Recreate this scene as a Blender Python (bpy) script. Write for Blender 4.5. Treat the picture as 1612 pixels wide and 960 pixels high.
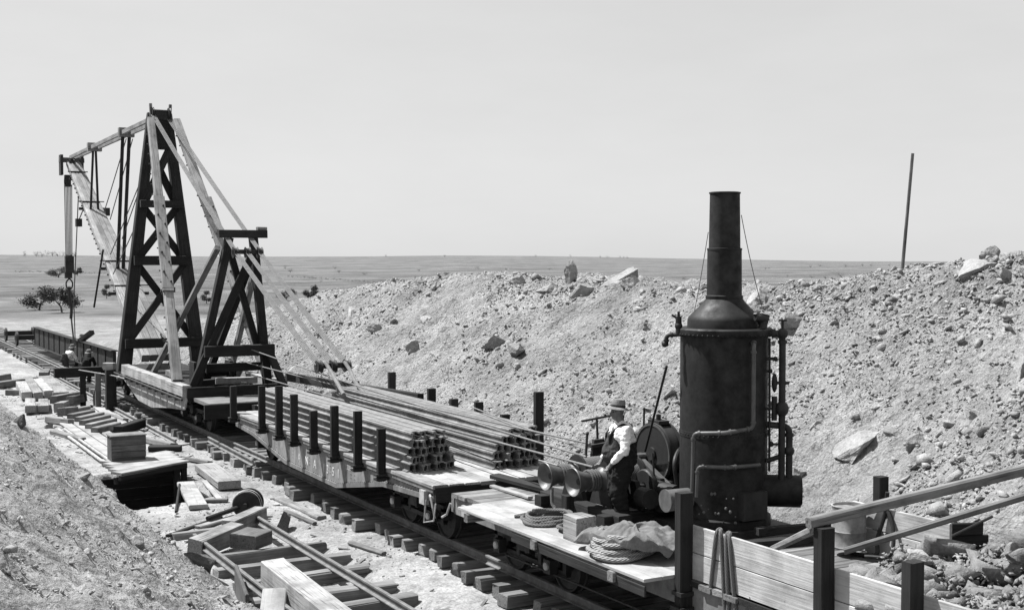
import bpy, bmesh, math, random
import numpy as np
from mathutils import Vector, Matrix, Euler
random.seed(7)
R = math.radians
SC = bpy.context.scene
COL = SC.collection
for o in list(bpy.data.objects): bpy.data.objects.remove(o)

# ------------------------------------------------------------ camera, sky, sun, exposure
CAM = Vector((-10.95, 0.0, 5.2))
cd = bpy.data.cameras.new('camera'); cam = bpy.data.objects.new('camera', cd); COL.objects.link(cam)
cam.location = CAM
cam.rotation_euler = (R(90) - math.atan(72/1950), 0, -R(29.1))
cd.sensor_width = 36; cd.lens = 36*1950/1612
cd.clip_start = 0.1; cd.clip_end = 30000
SC.camera = cam
SUN = Vector((-0.323, 0.419, 0.848)).normalized()
wd = bpy.data.worlds.new('World'); SC.world = wd; wd.use_nodes = True
wn = wd.node_tree; wn.nodes.clear()
sky = wn.nodes.new('ShaderNodeTexSky'); sky.sky_type = 'NISHITA'; sky.sun_disc = False
sky.sun_elevation = math.asin(SUN.z); sky.sun_rotation = math.atan2(SUN.x, SUN.y) % (2*math.pi)
sky.dust_density = .7; sky.air_density = 1.0; sky.ozone_density = 1.0
sep = wn.nodes.new('ShaderNodeRGBToBW')
bg = wn.nodes.new('ShaderNodeBackground'); bg.inputs[1].default_value = 0.070
wo = wn.nodes.new('ShaderNodeOutputWorld')
tcw = wn.nodes.new('ShaderNodeTexCoord'); nzw = wn.nodes.new('ShaderNodeTexNoise'); nzw.inputs['Scale'].default_value = 2.2; nzw.inputs['Detail'].default_value = 7; nzw.inputs['Roughness'].default_value = .6
mpw = wn.nodes.new('ShaderNodeMapping'); mpw.inputs['Scale'].default_value = (1, 1, 3.5); wn.links.new(tcw.outputs['Generated'], mpw.inputs[0]); wn.links.new(mpw.outputs[0], nzw.inputs['Vector'])
mrw = wn.nodes.new('ShaderNodeMapRange'); mrw.inputs[1].default_value = .3; mrw.inputs[2].default_value = .7; mrw.inputs[3].default_value = 4.75; mrw.inputs[4].default_value = 5.25; wn.links.new(nzw.outputs[0], mrw.inputs[0])
mxw = wn.nodes.new('ShaderNodeMix'); mxw.data_type = 'FLOAT'; mxw.inputs[0].default_value = .85      # veil of thin high cloud over the blue
wn.links.new(sky.outputs[0], sep.inputs[0]); wn.links.new(sep.outputs[0], mxw.inputs[2]); wn.links.new(mrw.outputs[0], mxw.inputs[3]); wn.links.new(mxw.outputs[0], bg.inputs[0]); wn.links.new(bg.outputs[0], wo.inputs[0])
sl = bpy.data.lights.new('sun', 'SUN'); sl.energy = 5.0; sl.angle = R(0.5); sl.color = (1, 1, 1)
sun = bpy.data.objects.new('sun', sl); COL.objects.link(sun)
sun.rotation_euler = (-SUN).to_track_quat('-Z', 'Y').to_euler(); sun.location = (-20, 30, 40)
SC.view_settings.view_transform = 'Standard'; SC.view_settings.look = 'None'
SC.view_settings.exposure = 1.1; SC.view_settings.gamma = 1

# ------------------------------------------------------------ materials (all greys: the plate is monochrome)
def newmat(name):
    m = bpy.data.materials.new(name); m.use_nodes = True
    nt = m.node_tree; b = nt.nodes['Principled BSDF']
    return m, nt, b
def N(nt, t, **kw):
    n = nt.nodes.new(t)
    for k, v in kw.items(): setattr(n, k, v)
    return n
def ramp(nt, src, stops):
    r = N(nt, 'ShaderNodeValToRGB'); nt.links.new(src, r.inputs[0])
    e = r.color_ramp.elements
    while len(e) < len(stops): e.new(0.5)
    for q, (p, v) in zip(e, stops): q.position = p; q.color = (v, v, v, 1)
    return r.outputs[0]
def mul(nt, a, b, op='MULTIPLY'):
    n = N(nt, 'ShaderNodeMath', operation=op)
    for i, s in enumerate((a, b)):
        if isinstance(s, (int, float)): n.inputs[i].default_value = s
        else: nt.links.new(s, n.inputs[i])
    return n.outputs[0]
def noise(nt, co, scale, detail=6, rough=.6, vec=None):
    n = N(nt, 'ShaderNodeTexNoise'); n.inputs['Scale'].default_value = scale
    n.inputs['Detail'].default_value = detail; n.inputs['Roughness'].default_value = rough
    if vec:
        mp = N(nt, 'ShaderNodeMapping'); mp.inputs['Scale'].default_value = vec
        nt.links.new(co, mp.inputs[0]); co = mp.outputs[0]
    nt.links.new(co, n.inputs['Vector']); return n.outputs[0]
def bump(nt, b, h, strength, dist):
    n = N(nt, 'ShaderNodeBump'); n.inputs['Strength'].default_value = strength; n.inputs['Distance'].default_value = dist
    nt.links.new(h, n.inputs['Height']); nt.links.new(n.outputs[0], b.inputs['Normal'])
def wood(name, base, var=.35, rough=.85, rnd=.3, crack=.45):
    m, nt, b = newmat(name)
    co = N(nt, 'ShaderNodeTexCoord').outputs['Object']
    oi = N(nt, 'ShaderNodeObjectInfo')
    ad = N(nt, 'ShaderNodeVectorMath', operation='ADD'); nt.links.new(co, ad.inputs[0])
    cb = N(nt, 'ShaderNodeCombineXYZ'); nt.links.new(mul(nt, oi.outputs['Random'], 37.0), cb.inputs[0]); nt.links.new(cb.outputs[0], ad.inputs[1])
    g = noise(nt, ad.outputs[0], 1.6, 7, .65, (.7, 16, 16))
    s = noise(nt, ad.outputs[0], 1.3, 5, .6)
    k = noise(nt, ad.outputs[0], 3.0, 3, .5, (.35, 11, 11))
    v = mul(nt, ramp(nt, g, [(.25, 1-var), (.75, 1+var)]), ramp(nt, s, [(.3, .72), (.7, 1.22)]))
    v = mul(nt, v, ramp(nt, k, [(.34, crack), (.42, 1.0)]))
    v = mul(nt, v, ramp(nt, noise(nt, ad.outputs[0], .9, 6, .7), [(.36, .62), (.52, 1.05)]))
    v = mul(nt, v, mul(nt, mul(nt, oi.outputs['Random'], rnd*2), 1-rnd, 'ADD'))
    v = mul(nt, v, base)
    nt.links.new(v, b.inputs['Base Color']); b.inputs['Roughness'].default_value = rough
    b.inputs['Specular IOR Level'].default_value = .25
    bump(nt, b, mul(nt, g, k, 'ADD'), .5, .012)
    return m
def metal(name, base, var=.4, rough=.55, spec=.4, metallic=0., scale=5.):
    m, nt, b = newmat(name)
    co = N(nt, 'ShaderNodeTexCoord').outputs['Object']
    oi = N(nt, 'ShaderNodeObjectInfo')
    s = noise(nt, co, scale, 8, .65)
    d = noise(nt, co, scale*.35, 4, .6, (2.2, 2.2, .35))
    v = mul(nt, ramp(nt, s, [(.3, 1-var), (.7, 1+var)]), ramp(nt, d, [(.3, .7), (.72, 1.35)]))
    v = mul(nt, v, mul(nt, mul(nt, oi.outputs['Random'], .4), .8, 'ADD'))
    nt.links.new(mul(nt, v, base), b.inputs['Base Color'])
    nt.links.new(ramp(nt, s, [(.3, min(1, rough+.15)), (.7, max(.2, rough-.12))]), b.inputs['Roughness'])
    b.inputs['Specular IOR Level'].default_value = spec; b.inputs['Metallic'].default_value = metallic
    bump(nt, b, s, .25, .01)
    return m
def cloth(name, base, rough=.95, bs=.5):
    m, nt, b = newmat(name)
    co = N(nt, 'ShaderNodeTexCoord').outputs['Object']
    s = noise(nt, co, 9, 5, .6); f = noise(nt, co, 26, 4, .6, (1, 1, .5))
    nt.links.new(mul(nt, ramp(nt, s, [(.3, .75), (.7, 1.2)]), base), b.inputs['Base Color'])
    b.inputs['Roughness'].default_value = rough; b.inputs['Specular IOR Level'].default_value = .15
    bump(nt, b, mul(nt, s, f, 'ADD'), bs, .02)
    return m
def ropemat(name, base, pitch):
    m, nt, b = newmat(name)
    uv = N(nt, 'ShaderNodeTexCoord').outputs['UV']
    w = N(nt, 'ShaderNodeTexWave', wave_type='BANDS', bands_direction='DIAGONAL'); w.inputs['Scale'].default_value = pitch
    nt.links.new(uv, w.inputs[0])
    nt.links.new(mul(nt, ramp(nt, w.outputs['Fac'], [(0, .35), (.45, 1.0)]), base), b.inputs['Base Color'])
    b.inputs['Roughness'].default_value = .95; bump(nt, b, w.outputs['Fac'], .8, .01)
    return m
def rockmat(name, base):
    m, nt, b = newmat(name)
    geo = N(nt, 'ShaderNodeNewGeometry').outputs['Position']; oi = N(nt, 'ShaderNodeObjectInfo')
    a = noise(nt, geo, 1.7, 8, .7); c = noise(nt, geo, 14, 6, .7)
    v = mul(nt, ramp(nt, a, [(.3, .7), (.7, 1.25)]), ramp(nt, c, [(.3, .75), (.7, 1.2)]))
    v = mul(nt, v, mul(nt, mul(nt, oi.outputs['Random'], .4), .8, 'ADD'))
    nt.links.new(mul(nt, v, base), b.inputs['Base Color']); b.inputs['Roughness'].default_value = .95
    b.inputs['Specular IOR Level'].default_value = .15
    bump(nt, b, mul(nt, c, a, 'ADD'), .7, .06)
    return m
def groundmat():
    m, nt, b = newmat('dry earth')
    geo = N(nt, 'ShaderNodeNewGeometry').outputs['Position']
    at = N(nt, 'ShaderNodeAttribute', attribute_name='zone')
    a = noise(nt, geo, .35, 8, .65); c = noise(nt, geo, 5.5, 8, .7); f = noise(nt, geo, 22, 4, .6)
    v = mul(nt, ramp(nt, a, [(.32, .70), (.66, 1.18)]), ramp(nt, c, [(.3, .72), (.7, 1.22)]))
    v = mul(nt, v, ramp(nt, f, [(.3, .75), (.65, 1.12)]))
    v = mul(nt, v, ramp(nt, noise(nt, geo, 1.3, 5, .65), [(.36, .80), (.56, 1.08)]))
    # broad dry-grass streaks of the plain
    p = noise(nt, geo, .011, 8, .62, (1, 2.4, 1)); q = noise(nt, geo, .06, 9, .75)
    pv = mul(nt, ramp(nt, p, [(.36, .72), (.66, 1.3)]), ramp(nt, q, [(.38, .55), (.55, 1.12)]))
    mx = N(nt, 'ShaderNodeMix', data_type='FLOAT')
    nt.links.new(at.outputs['Fac'], mx.inputs[0])
    nt.links.new(mul(nt, pv, .125), mx.inputs[2]); pa = N(nt, 'ShaderNodeAttribute', attribute_name='trodden'); v = mul(nt, v, mul(nt, mul(nt, pa.outputs['Fac'], -.01), .275, 'ADD')); nt.links.new(v, mx.inputs[3])
    nt.links.new(mx.outputs[0], b.inputs['Base Color']); b.inputs['Roughness'].default_value = 1.0
    b.inputs['Specular IOR Level'].default_value = .05
    vo = N(nt, 'ShaderNodeTexVoronoi'); vo.inputs['Scale'].default_value = 9; nt.links.new(geo, vo.inputs['Vector'])
    h = mul(nt, mul(nt, c, .6), mul(nt, mul(nt, f, .25), mul(nt, vo.outputs['Distance'], -.35), 'ADD'), 'ADD')
    h = mul(nt, h, mul(nt, mul(nt, pa.outputs['Fac'], -.72), 1.0, 'ADD')); bump(nt, b, h, 1.0, .2)
    return m
M = dict(
    ground=groundmat(), rock=rockmat('broken rock', .235), darkrock2=rockmat('dull load rock', .18), darkrock=rockmat('dark broken rock', .10), rubble=rockmat('rubble stone', .25),
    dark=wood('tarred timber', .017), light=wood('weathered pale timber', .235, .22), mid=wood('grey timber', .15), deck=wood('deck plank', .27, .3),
    sleeper=wood('sleeper timber', .15, .4), pale=wood('fresh sawn plank', .255, .08, rnd=.1, crack=.8), board=wood('sawn side board', .33, .16, rnd=.08, crack=.85), brown=wood('old box timber', .10),
    black=metal('black boiler plate', .011, .85, .66, .28), iron=metal('dark iron', .014, .4, .6, .35), steel=metal('car side paint', .15, .3, .7, .25),
    sillpaint=metal('faded sill paint', .30, .35, .8, .2), rail=metal('rusted rail', .135, .3, .65, .3), worn=metal('worn bright iron', .30, .4, .45, .5), girder=metal('girder paint', .018, .3, .7, .2),
    pipe2=metal('dull cylinder casing', .09, .4, .6, .3), pipe=metal('boiler pipe', .06, .4, .45, .5), paint=metal('stencil paint', .5, .2, .8, .2), galv=metal('dented drum metal', .16, .5, .5, .4),
    line=cloth('taut hemp line', .15, .95, .2), rope=ropemat('hemp rope', .26, 5), darkrope=ropemat('tarred rope', .13, 5), wire=metal('wire', .06, .2, .6, .3),
    tarp=cloth('canvas', .12), shirt=cloth('white cotton shirt', .62), denim=cloth('dark work cloth', .013), vest=cloth('grey waistcoat', .04),
    skin=cloth('weathered skin', .13, .7, .15), felt=cloth('felt hat', .17), hatband=cloth('hat band', .03), leaf=rockmat('dull foliage', .075), bark=wood('bark', .09), shade=metal('black shoe leather', .02))

# ------------------------------------------------------------ object helpers
WM = {}
def wm(o): return WM.get(o.name, Matrix.Identity(4))
def par(o, p):
    if p: o.parent = p; o.matrix_parent_inverse = wm(p).inverted()
def tag(o, label=None, cat=None, group=None, kind=None):
    if label: o['label'] = label
    if cat: o['category'] = cat
    if group: o['group'] = group
    if kind: o['kind'] = kind
    return o
def thing(name, label, cat, loc=(0, 0, 0), group=None):
    o = bpy.data.objects.new(name, None); COL.objects.link(o); o.location = loc; o.empty_display_size = .3
    WM[o.name] = Matrix.Translation(Vector(loc)); return tag(o, label, cat, group)
def link(name, me, mat, parent=None, mw=None, kind=None):
    o = bpy.data.objects.new(name, me); COL.objects.link(o)
    if mw is not None: o.matrix_world = mw; WM[o.name] = mw.copy()
    else: WM[o.name] = Matrix.Identity(4)
    if mat and not me.materials: me.materials.append(mat)
    par(o, parent)
    if kind: o['kind'] = kind
    return o
def frame(a, b, up=(0, 0, 1), roll=0):
    a = Vector(a); b = Vector(b); x = (b-a).normalized(); u = Vector(up)
    if abs(x.dot(u)) > .985: u = Vector((0, 1, 0)) if abs(x.y) < .9 else Vector((1, 0, 0))
    y = u.cross(x).normalized(); z = x.cross(y)
    m = Matrix((x, y, z)).transposed().to_4x4(); m = m @ Matrix.Rotation(roll, 4, 'X'); m.translation = a
    return m
def beam_mesh(name, L, w, h, ch=.012, w1=None, h1=None, jit=.025):
    me = bpy.data.meshes.new(name); v = []; f = []
    ch = min(ch, w*.3, h*.3)
    for x, ww, hh in ((0, w, h), (L, w1 or w, h1 or h)):
        a, b = ww/2, hh/2
        for y, z in ((-a+ch, -b), (a-ch, -b), (a, -b+ch), (a, b-ch), (a-ch, b), (-a+ch, b), (-a, b-ch), (-a, -b+ch)): v.append((x, y, z))
    for i in range(8): f.append((i, (i+1) % 8, 8+(i+1) % 8, 8+i))
    f.append(tuple(range(7, -1, -1))); f.append(tuple(range(8, 16)))
    jt = jit*min(w, h); v = [(x+random.uniform(-jt, jt), y+random.uniform(-jt, jt), z+random.uniform(-jt, jt)) for x, y, z in v]
    me.from_pydata(v, [], [q[::-1] for q in f]); me.update()
    bm = bmesh.new(); bm.from_mesh(me); bmesh.ops.recalc_face_normals(bm, faces=bm.faces); bm.to_mesh(me); bm.free()
    return me
def beam(name, a, b, w, h, mat, parent=None, up=(0, 0, 1), roll=0, ch=.012, w1=None, h1=None):
    L = (Vector(b)-Vector(a)).length
    return link(name, beam_mesh(name, L, w, h, ch, w1, h1), mat, parent, frame(a, b, up, roll))
class MB:
    def __init__(s): s.v = []; s.f = []; s.uv = {}
    def add(s, vs, fs):
        n = len(s.v); s.v += [tuple(q) for q in vs]; s.f += [tuple(i+n for i in q) for q in fs]; return s
    def box(s, x0, x1, y0, y1, z0, z1):
        return s.add([(x, y, z) for x in (x0, x1) for y in (y0, y1) for z in (z0, z1)],
                     [(0, 1, 3, 2), (4, 6, 7, 5), (0, 4, 5, 1), (2, 3, 7, 6), (0, 2, 6, 4), (1, 5, 7, 3)])
    def bar(s, a, b, w, h, up=(0, 0, 1)):
        m = frame(a, b, up); L = (Vector(b)-Vector(a)).length; n = len(s.v)
        s.box(0, L, -w/2, w/2, -h/2, h/2)
        for i in range(n, len(s.v)): s.v[i] = tuple(m @ Vector(s.v[i]))
        return s
    def lathe(s, prof, o, d, n=20, caps=True):      # prof: (r, t) along axis d from o
        o = Vector(o); d = Vector(d).normalized()
        u = d.orthogonal().normalized(); w = d.cross(u); k = len(prof); vs = []; fs = []
        for r, t in prof:
            for i in range(n):
                a = 2*math.pi*i/n; vs.append(o+d*t+(u*math.cos(a)+w*math.sin(a))*r)
        for j in range(k-1):
            for i in range(n): fs.append((j*n+i, j*n+(i+1) % n, (j+1)*n+(i+1) % n, (j+1)*n+i))
        if caps: fs.append(tuple(range(n-1, -1, -1))); fs.append(tuple(range((k-1)*n, k*n)))
        return s.add(vs, fs)
    def cyl(s, a, b, r, n=12, r1=None):
        a = Vector(a); b = Vector(b); return s.lathe([(r, 0), (r1 or r, (b-a).length)], a, b-a, n)
    def tube(s, pts, r, n=8):
        P = [Vector(p) for p in pts]; vs = []; fs = []; u = None
        for i, p in enumerate(P):
            t = (P[min(i+1, len(P)-1)]-P[max(i-1, 0)]).normalized()
            u = t.orthogonal().normalized() if u is None else (u-t*u.dot(t)).normalized()
            w = t.cross(u)
            for k in range(n):
                a = 2*math.pi*k/n; vs.append(p+(u*math.cos(a)+w*math.sin(a))*r)
        for i in range(len(P)-1):
            for k in range(n): fs.append((i*n+k, i*n+(k+1) % n, (i+1)*n+(k+1) % n, (i+1)*n+k))
        fs.append(tuple(range(n-1, -1, -1))); fs.append(tuple(range((len(P)-1)*n, len(P)*n)))
        return s.add(vs, fs)
    def sphere(s, c, r, n=10, sc=(1, 1, 1)):
        k = n//2+1
        prof = [(max(1e-4, math.sin(math.pi*i/k)), -math.cos(math.pi*i/k)) for i in range(k+1)]
        m = len(s.v); s.lathe(prof, (0, 0, 0), (0, 0, 1), n, False)
        for i in range(m, len(s.v)):
            q = s.v[i]; s.v[i] = (c[0]+q[0]*r*sc[0], c[1]+q[1]*r*sc[1], c[2]+q[2]*r*sc[2])
        return s
    def mesh(s, name, smooth=False, fix=True):
        me = bpy.data.meshes.new(name); me.from_pydata(s.v, [], s.f); me.update()
        if fix:
            bm = bmesh.new(); bm.from_mesh(me); bmesh.ops.recalc_face_normals(bm, faces=bm.faces); bm.to_mesh(me); bm.free()
        if smooth:
            me.polygons.foreach_set('use_smooth', [True]*len(me.polygons))
            try: me.set_sharp_from_angle(angle=R(38))
            except Exception: pass
        return me
    def build(s, name, mat, parent=None, smooth=False, kind=None):
        return link(name, s.mesh(name, smooth), mat, parent, None, kind)
def catmull(pts, n=8):
    P = [Vector(p) for p in pts]; P = [P[0]*2-P[1]]+P+[P[-1]*2-P[-2]]; out = []
    for i in range(1, len(P)-2):
        for k in range(n):
            t = k/n; a, b, c, d = P[i-1:i+3]
            out.append(.5*((2*b)+(c-a)*t+(2*a-5*b+4*c-d)*t*t+(3*b-a-3*c+d)*t**3))
    return out+[P[-2]]
def ropemesh(name, pts, r, n=8):
    mb = MB().tube(pts, r, n); me = mb.mesh(name, True, False)
    uv = me.uv_layers.new(name='UVMap'); L = [0]
    for i in range(1, len(pts)): L.append(L[-1]+(Vector(pts[i])-Vector(pts[i-1])).length)
    for poly in me.polygons:
        if len(poly.vertices) != 4: continue
        vs = [me.loops[l].vertex_index for l in poly.loop_indices]; kk = [v % n for v in vs]; wrap = (0 in kk and n-1 in kk and n > 2)
        for l, v in zip(poly.loop_indices, vs):
            k = v % n
            if wrap and k == 0: k = n
            uv.data[l].uv = (L[v//n]/(r*14), k/n)
    return me
def rope(name, pts, r, mat, parent=None, n=8): return link(name, ropemesh(name, pts, r, n), mat, parent)
def sag(a, b, s=.1, n=14):
    a = Vector(a); b = Vector(b); return [a.lerp(b, i/n)-Vector((0, 0, s*4*(i/n)*(1-i/n))) for i in range(n+1)]
def nth(i):
    tens = {20: 'twenty', 30: 'thirty'}; n = i+1
    if n <= 20: return (ORD+['seventeenth', 'eighteenth', 'nineteenth', 'twentieth'])[i]
    return 'thirtieth' if n == 30 else tens[n//10*10]+'-'+ORD[n%10-1]
ORD = ['first', 'second', 'third', 'fourth', 'fifth', 'sixth', 'seventh', 'eighth', 'ninth', 'tenth', 'eleventh', 'twelfth', 'thirteenth', 'fourteenth', 'fifteenth', 'sixteenth']

# ------------------------------------------------------------ terrain: one sheet to the horizon
rng = np.random.default_rng(11)
PERM = rng.random((256, 256))
def vn(x, y):
    xi = np.floor(x).astype(int); yi = np.floor(y).astype(int); fx = x-xi; fy = y-yi
    fx = fx*fx*(3-2*fx); fy = fy*fy*(3-2*fy)
    g = lambda i, j: PERM[i & 255, j & 255]
    return (g(xi, yi)*(1-fx)+g(xi+1, yi)*fx)*(1-fy)+(g(xi, yi+1)*(1-fx)+g(xi+1, yi+1)*fx)*fy-.5
def fbm(x, y, s, o=4, r=.55):
    a = 1.; t = 0
    for k in range(o): t = t+a*vn(x*s+13.7*k, y*s-7.3*k); s *= 2.03; a *= r
    return t
def ss(a, b, x):
    t = np.clip((x-a)/(b-a), 0, 1); return t*t*(3-2*t)
CY = [-30, 10, 17.4, 19.3, 20.8, 22.6, 26, 31.6, 37.4, 43, 50, 56, 60, 66, 75, 84]
CZ = [5.7, 5.6, 5.42, 5.16, 4.97, 4.7, 4.3, 4.3, 4.42, 4.45, 4.2, 3.4, 2.6, 1.9, .5, -.5]
def height(x, y, detail=True):
    x = np.asarray(x, float); y = np.asarray(y, float)
    base = np.full(np.broadcast(x, y).shape, -.38)
    base = base-.14*ss(27, 24, y)*ss(-2.3, -2.7, x)
    # right spoil bank
    cz = np.interp(y, CY, CZ); toe = 3.0-1.0*ss(17, 12, y)+.35*fbm(x*0, y, .35, 2)
    up = -.38+1.25*ss(16.5, 12.5, y)*ss(1.9, 3.0, x)+.60*np.maximum(0, x-toe)+.22*fbm(x, y, .45, 3)*ss(0, 2.5, x-toe)
    k = .35; d = up-cz
    top = np.minimum(up, cz)-np.maximum(0, .5-np.abs(d))**2*.35
    xc = toe+(cz+.38)/.6
    down = cz-.5*np.maximum(0, x-(xc+3.2))
    bank = np.minimum(top, np.maximum(down, -.5))
    h = np.where(x > toe-1.5, np.maximum(base, bank), base)
    # left bank, where the photographer stands
    lt = -5.02+.22*fbm(y, x*0, .4, 2)
    lb = -.38-.05+.66*np.maximum(0, lt-x)
    lb = np.minimum(lb, 3.55+.05*fbm(x, y, .6, 3))
    lb = lb*ss(95, 60, y)+-.38*(1-ss(95, 60, y))
    h = np.where(x < lt+.6, np.maximum(h, lb), h)
    # pit under the loading stage
    wob = .22*fbm(x, y, 1.6, 3); x_, y_ = x, y; x = x+wob; y = y+wob*.8
    pit = ss(-5.0, -4.85, x)*ss(-2.85, -3.0, x)*ss(28.1, 28.35, y-.35*(x+4.9))*ss(33.0, 32.7, y)
    h = h-1.5*pit; x, y = x_, y_
    near = ss(16, 5, np.abs(x-2))*0
    if detail:
        rb = ss(2.6, 4.2, x)*ss(90, 70, y)*ss(30, 22, x)
        lbk = ss(-4.9, -5.5, x)*ss(80, 60, y)
        rough = np.maximum(rb, lbk)
        flat = ss(120, 90, y)*ss(40, 25, np.abs(x))
        h = h+rb*(.15*np.abs(fbm(x*.42, y*1.9, 1.0, 4, .6))+.06*fbm(x*.8-y*.3, y*2.6, 2.0, 3))+rough*(.26*fbm(x, y, .8, 4)+.24*np.abs(fbm(x+y*.4, y-x*.4, 2.3, 4, .6)))+flat*(.035*fbm(x, y, 1.7, 3)+.022*fbm(x, y, 5.3, 2))
    # distant plain: swells toward the skyline
    dx = x-CAM.x; dy = y-CAM.y; r = np.hypot(dx, dy)
    az = np.degrees(np.arctan2(dx, dy))-29.1
    el = np.interp(az, [-60, -23, -18, -12, -7, -2, 3, 8, 14, 23, 60], [6.6, 6.2, 4.6, 3.4, 4.4, 5.8, 4.6, .8, -2.6, -3.6, -2.0])/1950
    el = el+(.9*fbm(az*.35, az*0, 1., 4))/1950
    fr = ss(140, 3200, r)
    far = -.5+(5.2+el*3200+.5)*fr**1.25+.5*fbm(x, y, .008, 3)*ss(100, 400, r)
    w = ss(80, 140, r)
    h = h*(1-w)+np.where(r > 60, far, h)*w
    h = h-np.maximum(0, r-3200)*.012
    return h
def hz(x, y): return float(height(np.array([x]), np.array([y]))[0])
def lines(a, b, step, lo, hi, g=1.11):
    L = list(np.arange(a, b, step)); s = step
    q = b
    while q < hi: s *= g; q += s; L.append(q)
    s = step; q = a; pre = []
    while q > lo: s *= g; q -= s; pre.append(q)
    return np.array(pre[::-1]+L)
xs = lines(-11.5, 15.5, .1, -9000, 9000); ys = lines(8, 66, .1, -9000, 9000)
X, Y = np.meshgrid(xs, ys); Z = height(X, Y)
nx, ny = len(xs), len(ys)
me = bpy.data.meshes.new('ground')
me.vertices.add(nx*ny); me.vertices.foreach_set('co', np.stack([X, Y, Z], -1).astype(np.float32).ravel())
i0 = (np.arange(ny-1)[:, None]*nx+np.arange(nx-1)[None]).ravel()
q = np.stack([i0, i0+1, i0+nx+1, i0+nx], -1).astype(np.int32)
me.loops.add(q.size); me.loops.foreach_set('vertex_index', q.ravel())
me.polygons.add(len(q)); me.polygons.foreach_set('loop_start', np.arange(len(q), dtype=np.int32)*4)
me.polygons.foreach_set('use_smooth', np.ones(len(q), bool))
me.update(calc_edges=True)
rr = np.hypot(X-CAM.x, Y)
zone = ss(165, 95, rr+75*fbm(X, Y, .035, 4)+45*fbm(X, Y, .16, 3))
za = me.attributes.new('zone', 'FLOAT', 'POINT'); za.data.foreach_set('value', zone.astype(np.float32).ravel())
za = me.attributes.new('trodden', 'FLOAT', 'POINT'); za.data.foreach_set('value', (np.maximum(ss(-5.6, -4.8, X+.4*fbm(X, Y, .8, 3)), .5*ss(-4, -5, X))*ss(2.4, 1.6, X)*ss(150, 90, Y)).astype(np.float32).ravel())
tag(link('ground', me, M['ground']), kind='structure')

# ------------------------------------------------------------ rubble and boulders
def ico(sub):
    bm = bmesh.new(); bmesh.ops.create_icosphere(bm, subdivisions=sub, radius=1)
    bm.verts.ensure_lookup_table(); v = np.array([q.co[:] for q in bm.verts]); f = np.array([[w.index for w in p.verts] for p in bm.faces]); bm.free(); return v, f
CH = []
for k in range(18):
    gk = np.random.default_rng(100+k); pt = gk.uniform(-1, 1, (9, 3)); pt /= np.abs(pt).max(1)[:, None]; pt *= gk.uniform(.7, 1.0, (9, 1))*gk.uniform(.55, 1.15, (1, 3))
    bm = bmesh.new(); vv = [bm.verts.new(q) for q in pt]; res = bmesh.ops.convex_hull(bm, input=vv)
    bmesh.ops.delete(bm, geom=[e for e in res['geom_interior'] if isinstance(e, bmesh.types.BMVert)], context='VERTS')
    bm.verts.index_update(); bm.faces.index_update(); CH.append((np.array([q.co[:] for q in bm.verts]), np.array([[w.index for w in p.verts] for p in bm.faces]))); bm.free()
def rubble(name, pts, sizes, mat, seed, parent=None, label=None, cat=None):
    g = np.random.default_rng(seed); n0 = len(pts); which = g.integers(0, len(CH), n0); VV = []; FF = []; base = 0
    for k, (IV, IF) in enumerate(CH):
        P = pts[which == k]; S = sizes[which == k]; n = len(P); nv = len(IV)
        V = np.repeat(IV[None], n, 0)*(S[:, None]*g.uniform(.5, 1.35, (n, 3))*np.array([1, 1, .85]))[:, None, :]
        a = g.uniform(0, 6.28, n); b = g.uniform(-.9, .9, n); ca, sa = np.cos(a), np.sin(a); cb, sb = np.cos(b), np.sin(b)
        x, y, z = V[..., 0], V[..., 1], V[..., 2]
        x, z = x*cb[:, None]-z*sb[:, None], x*sb[:, None]+z*cb[:, None]
        x, y = x*ca[:, None]-y*sa[:, None], x*sa[:, None]+y*ca[:, None]
        VV.append((np.stack([x, y, z], -1)+P[:, None, :]).reshape(-1, 3)); FF.append((IF[None]+(base+np.arange(n)*nv)[:, None, None]).reshape(-1, 3)); base += n*nv
    V = np.concatenate(VV); F = np.concatenate(FF).astype(np.int32)
    me = bpy.data.meshes.new(name); me.vertices.add(len(V)); me.vertices.foreach_set('co', V.astype(np.float32).ravel())
    me.loops.add(F.size); me.loops.foreach_set('vertex_index', F.ravel()); me.polygons.add(len(F)); me.polygons.foreach_set('loop_start', np.arange(len(F), dtype=np.int32)*3)
    me.update(calc_edges=True)
    o = link(name, me, mat, parent, None, 'stuff')
    if label: tag(o, label, cat)
    return o
def scatter(n, x0, x1, y0, y1, smin, smax, seed, al=2.2, clump=True):
    g = np.random.default_rng(seed); x = g.uniform(x0, x1, n*4); y = y0+(y1-y0)*g.random(n*4)**1.25
    if clump:
        k = 1.9*fbm(x*.6, y, .38, 4)+g.uniform(-.42, .42, n*4) > .16; x, y = x[k], y[k]
    x, y = x[:n], y[:n]; s = smin*(1-g.random(len(x))*(1-(smin/smax)**al))**(-1/al)
    z = height(x, y)+s*.18
    return np.stack([x, y, z], -1), s
p, s = scatter(30000, 2.7, 13.5, 12, 64, .020, .13, 3, 2.5)
rubble('bank_rubble', p, s, M['rubble'], 4, label='loose stones strewn over the long pale spoil bank', cat='rubble')
p, s = scatter(2600, 9.6, 12.0, 15, 60, .03, .2, 5, 2.1)
rubble('crest_rubble', p, s, M['rubble'], 6, label='broken stones along the top edge of the spoil bank', cat='rubble')
p, s = scatter(800, 2.6, 6.8, 11.5, 24, .03, .22, 15, 1.6, True)
rubble('toe_rubble', p, s, M['rubble'], 16, label='coarse broken stones at the foot of the bank beside the winch car', cat='rubble')
p, s = scatter(14000, -11, -4.95, 10, 46, .014, .08, 7, 2.3)
rubble('slope_gravel', p, s, M['rubble'], 8, label='small stones on the earth slope at the lower left', cat='rubble')
p, s = scatter(9000, -4.9, 2.8, 12, 60, .010, .06, 9, 2.1)
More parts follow.
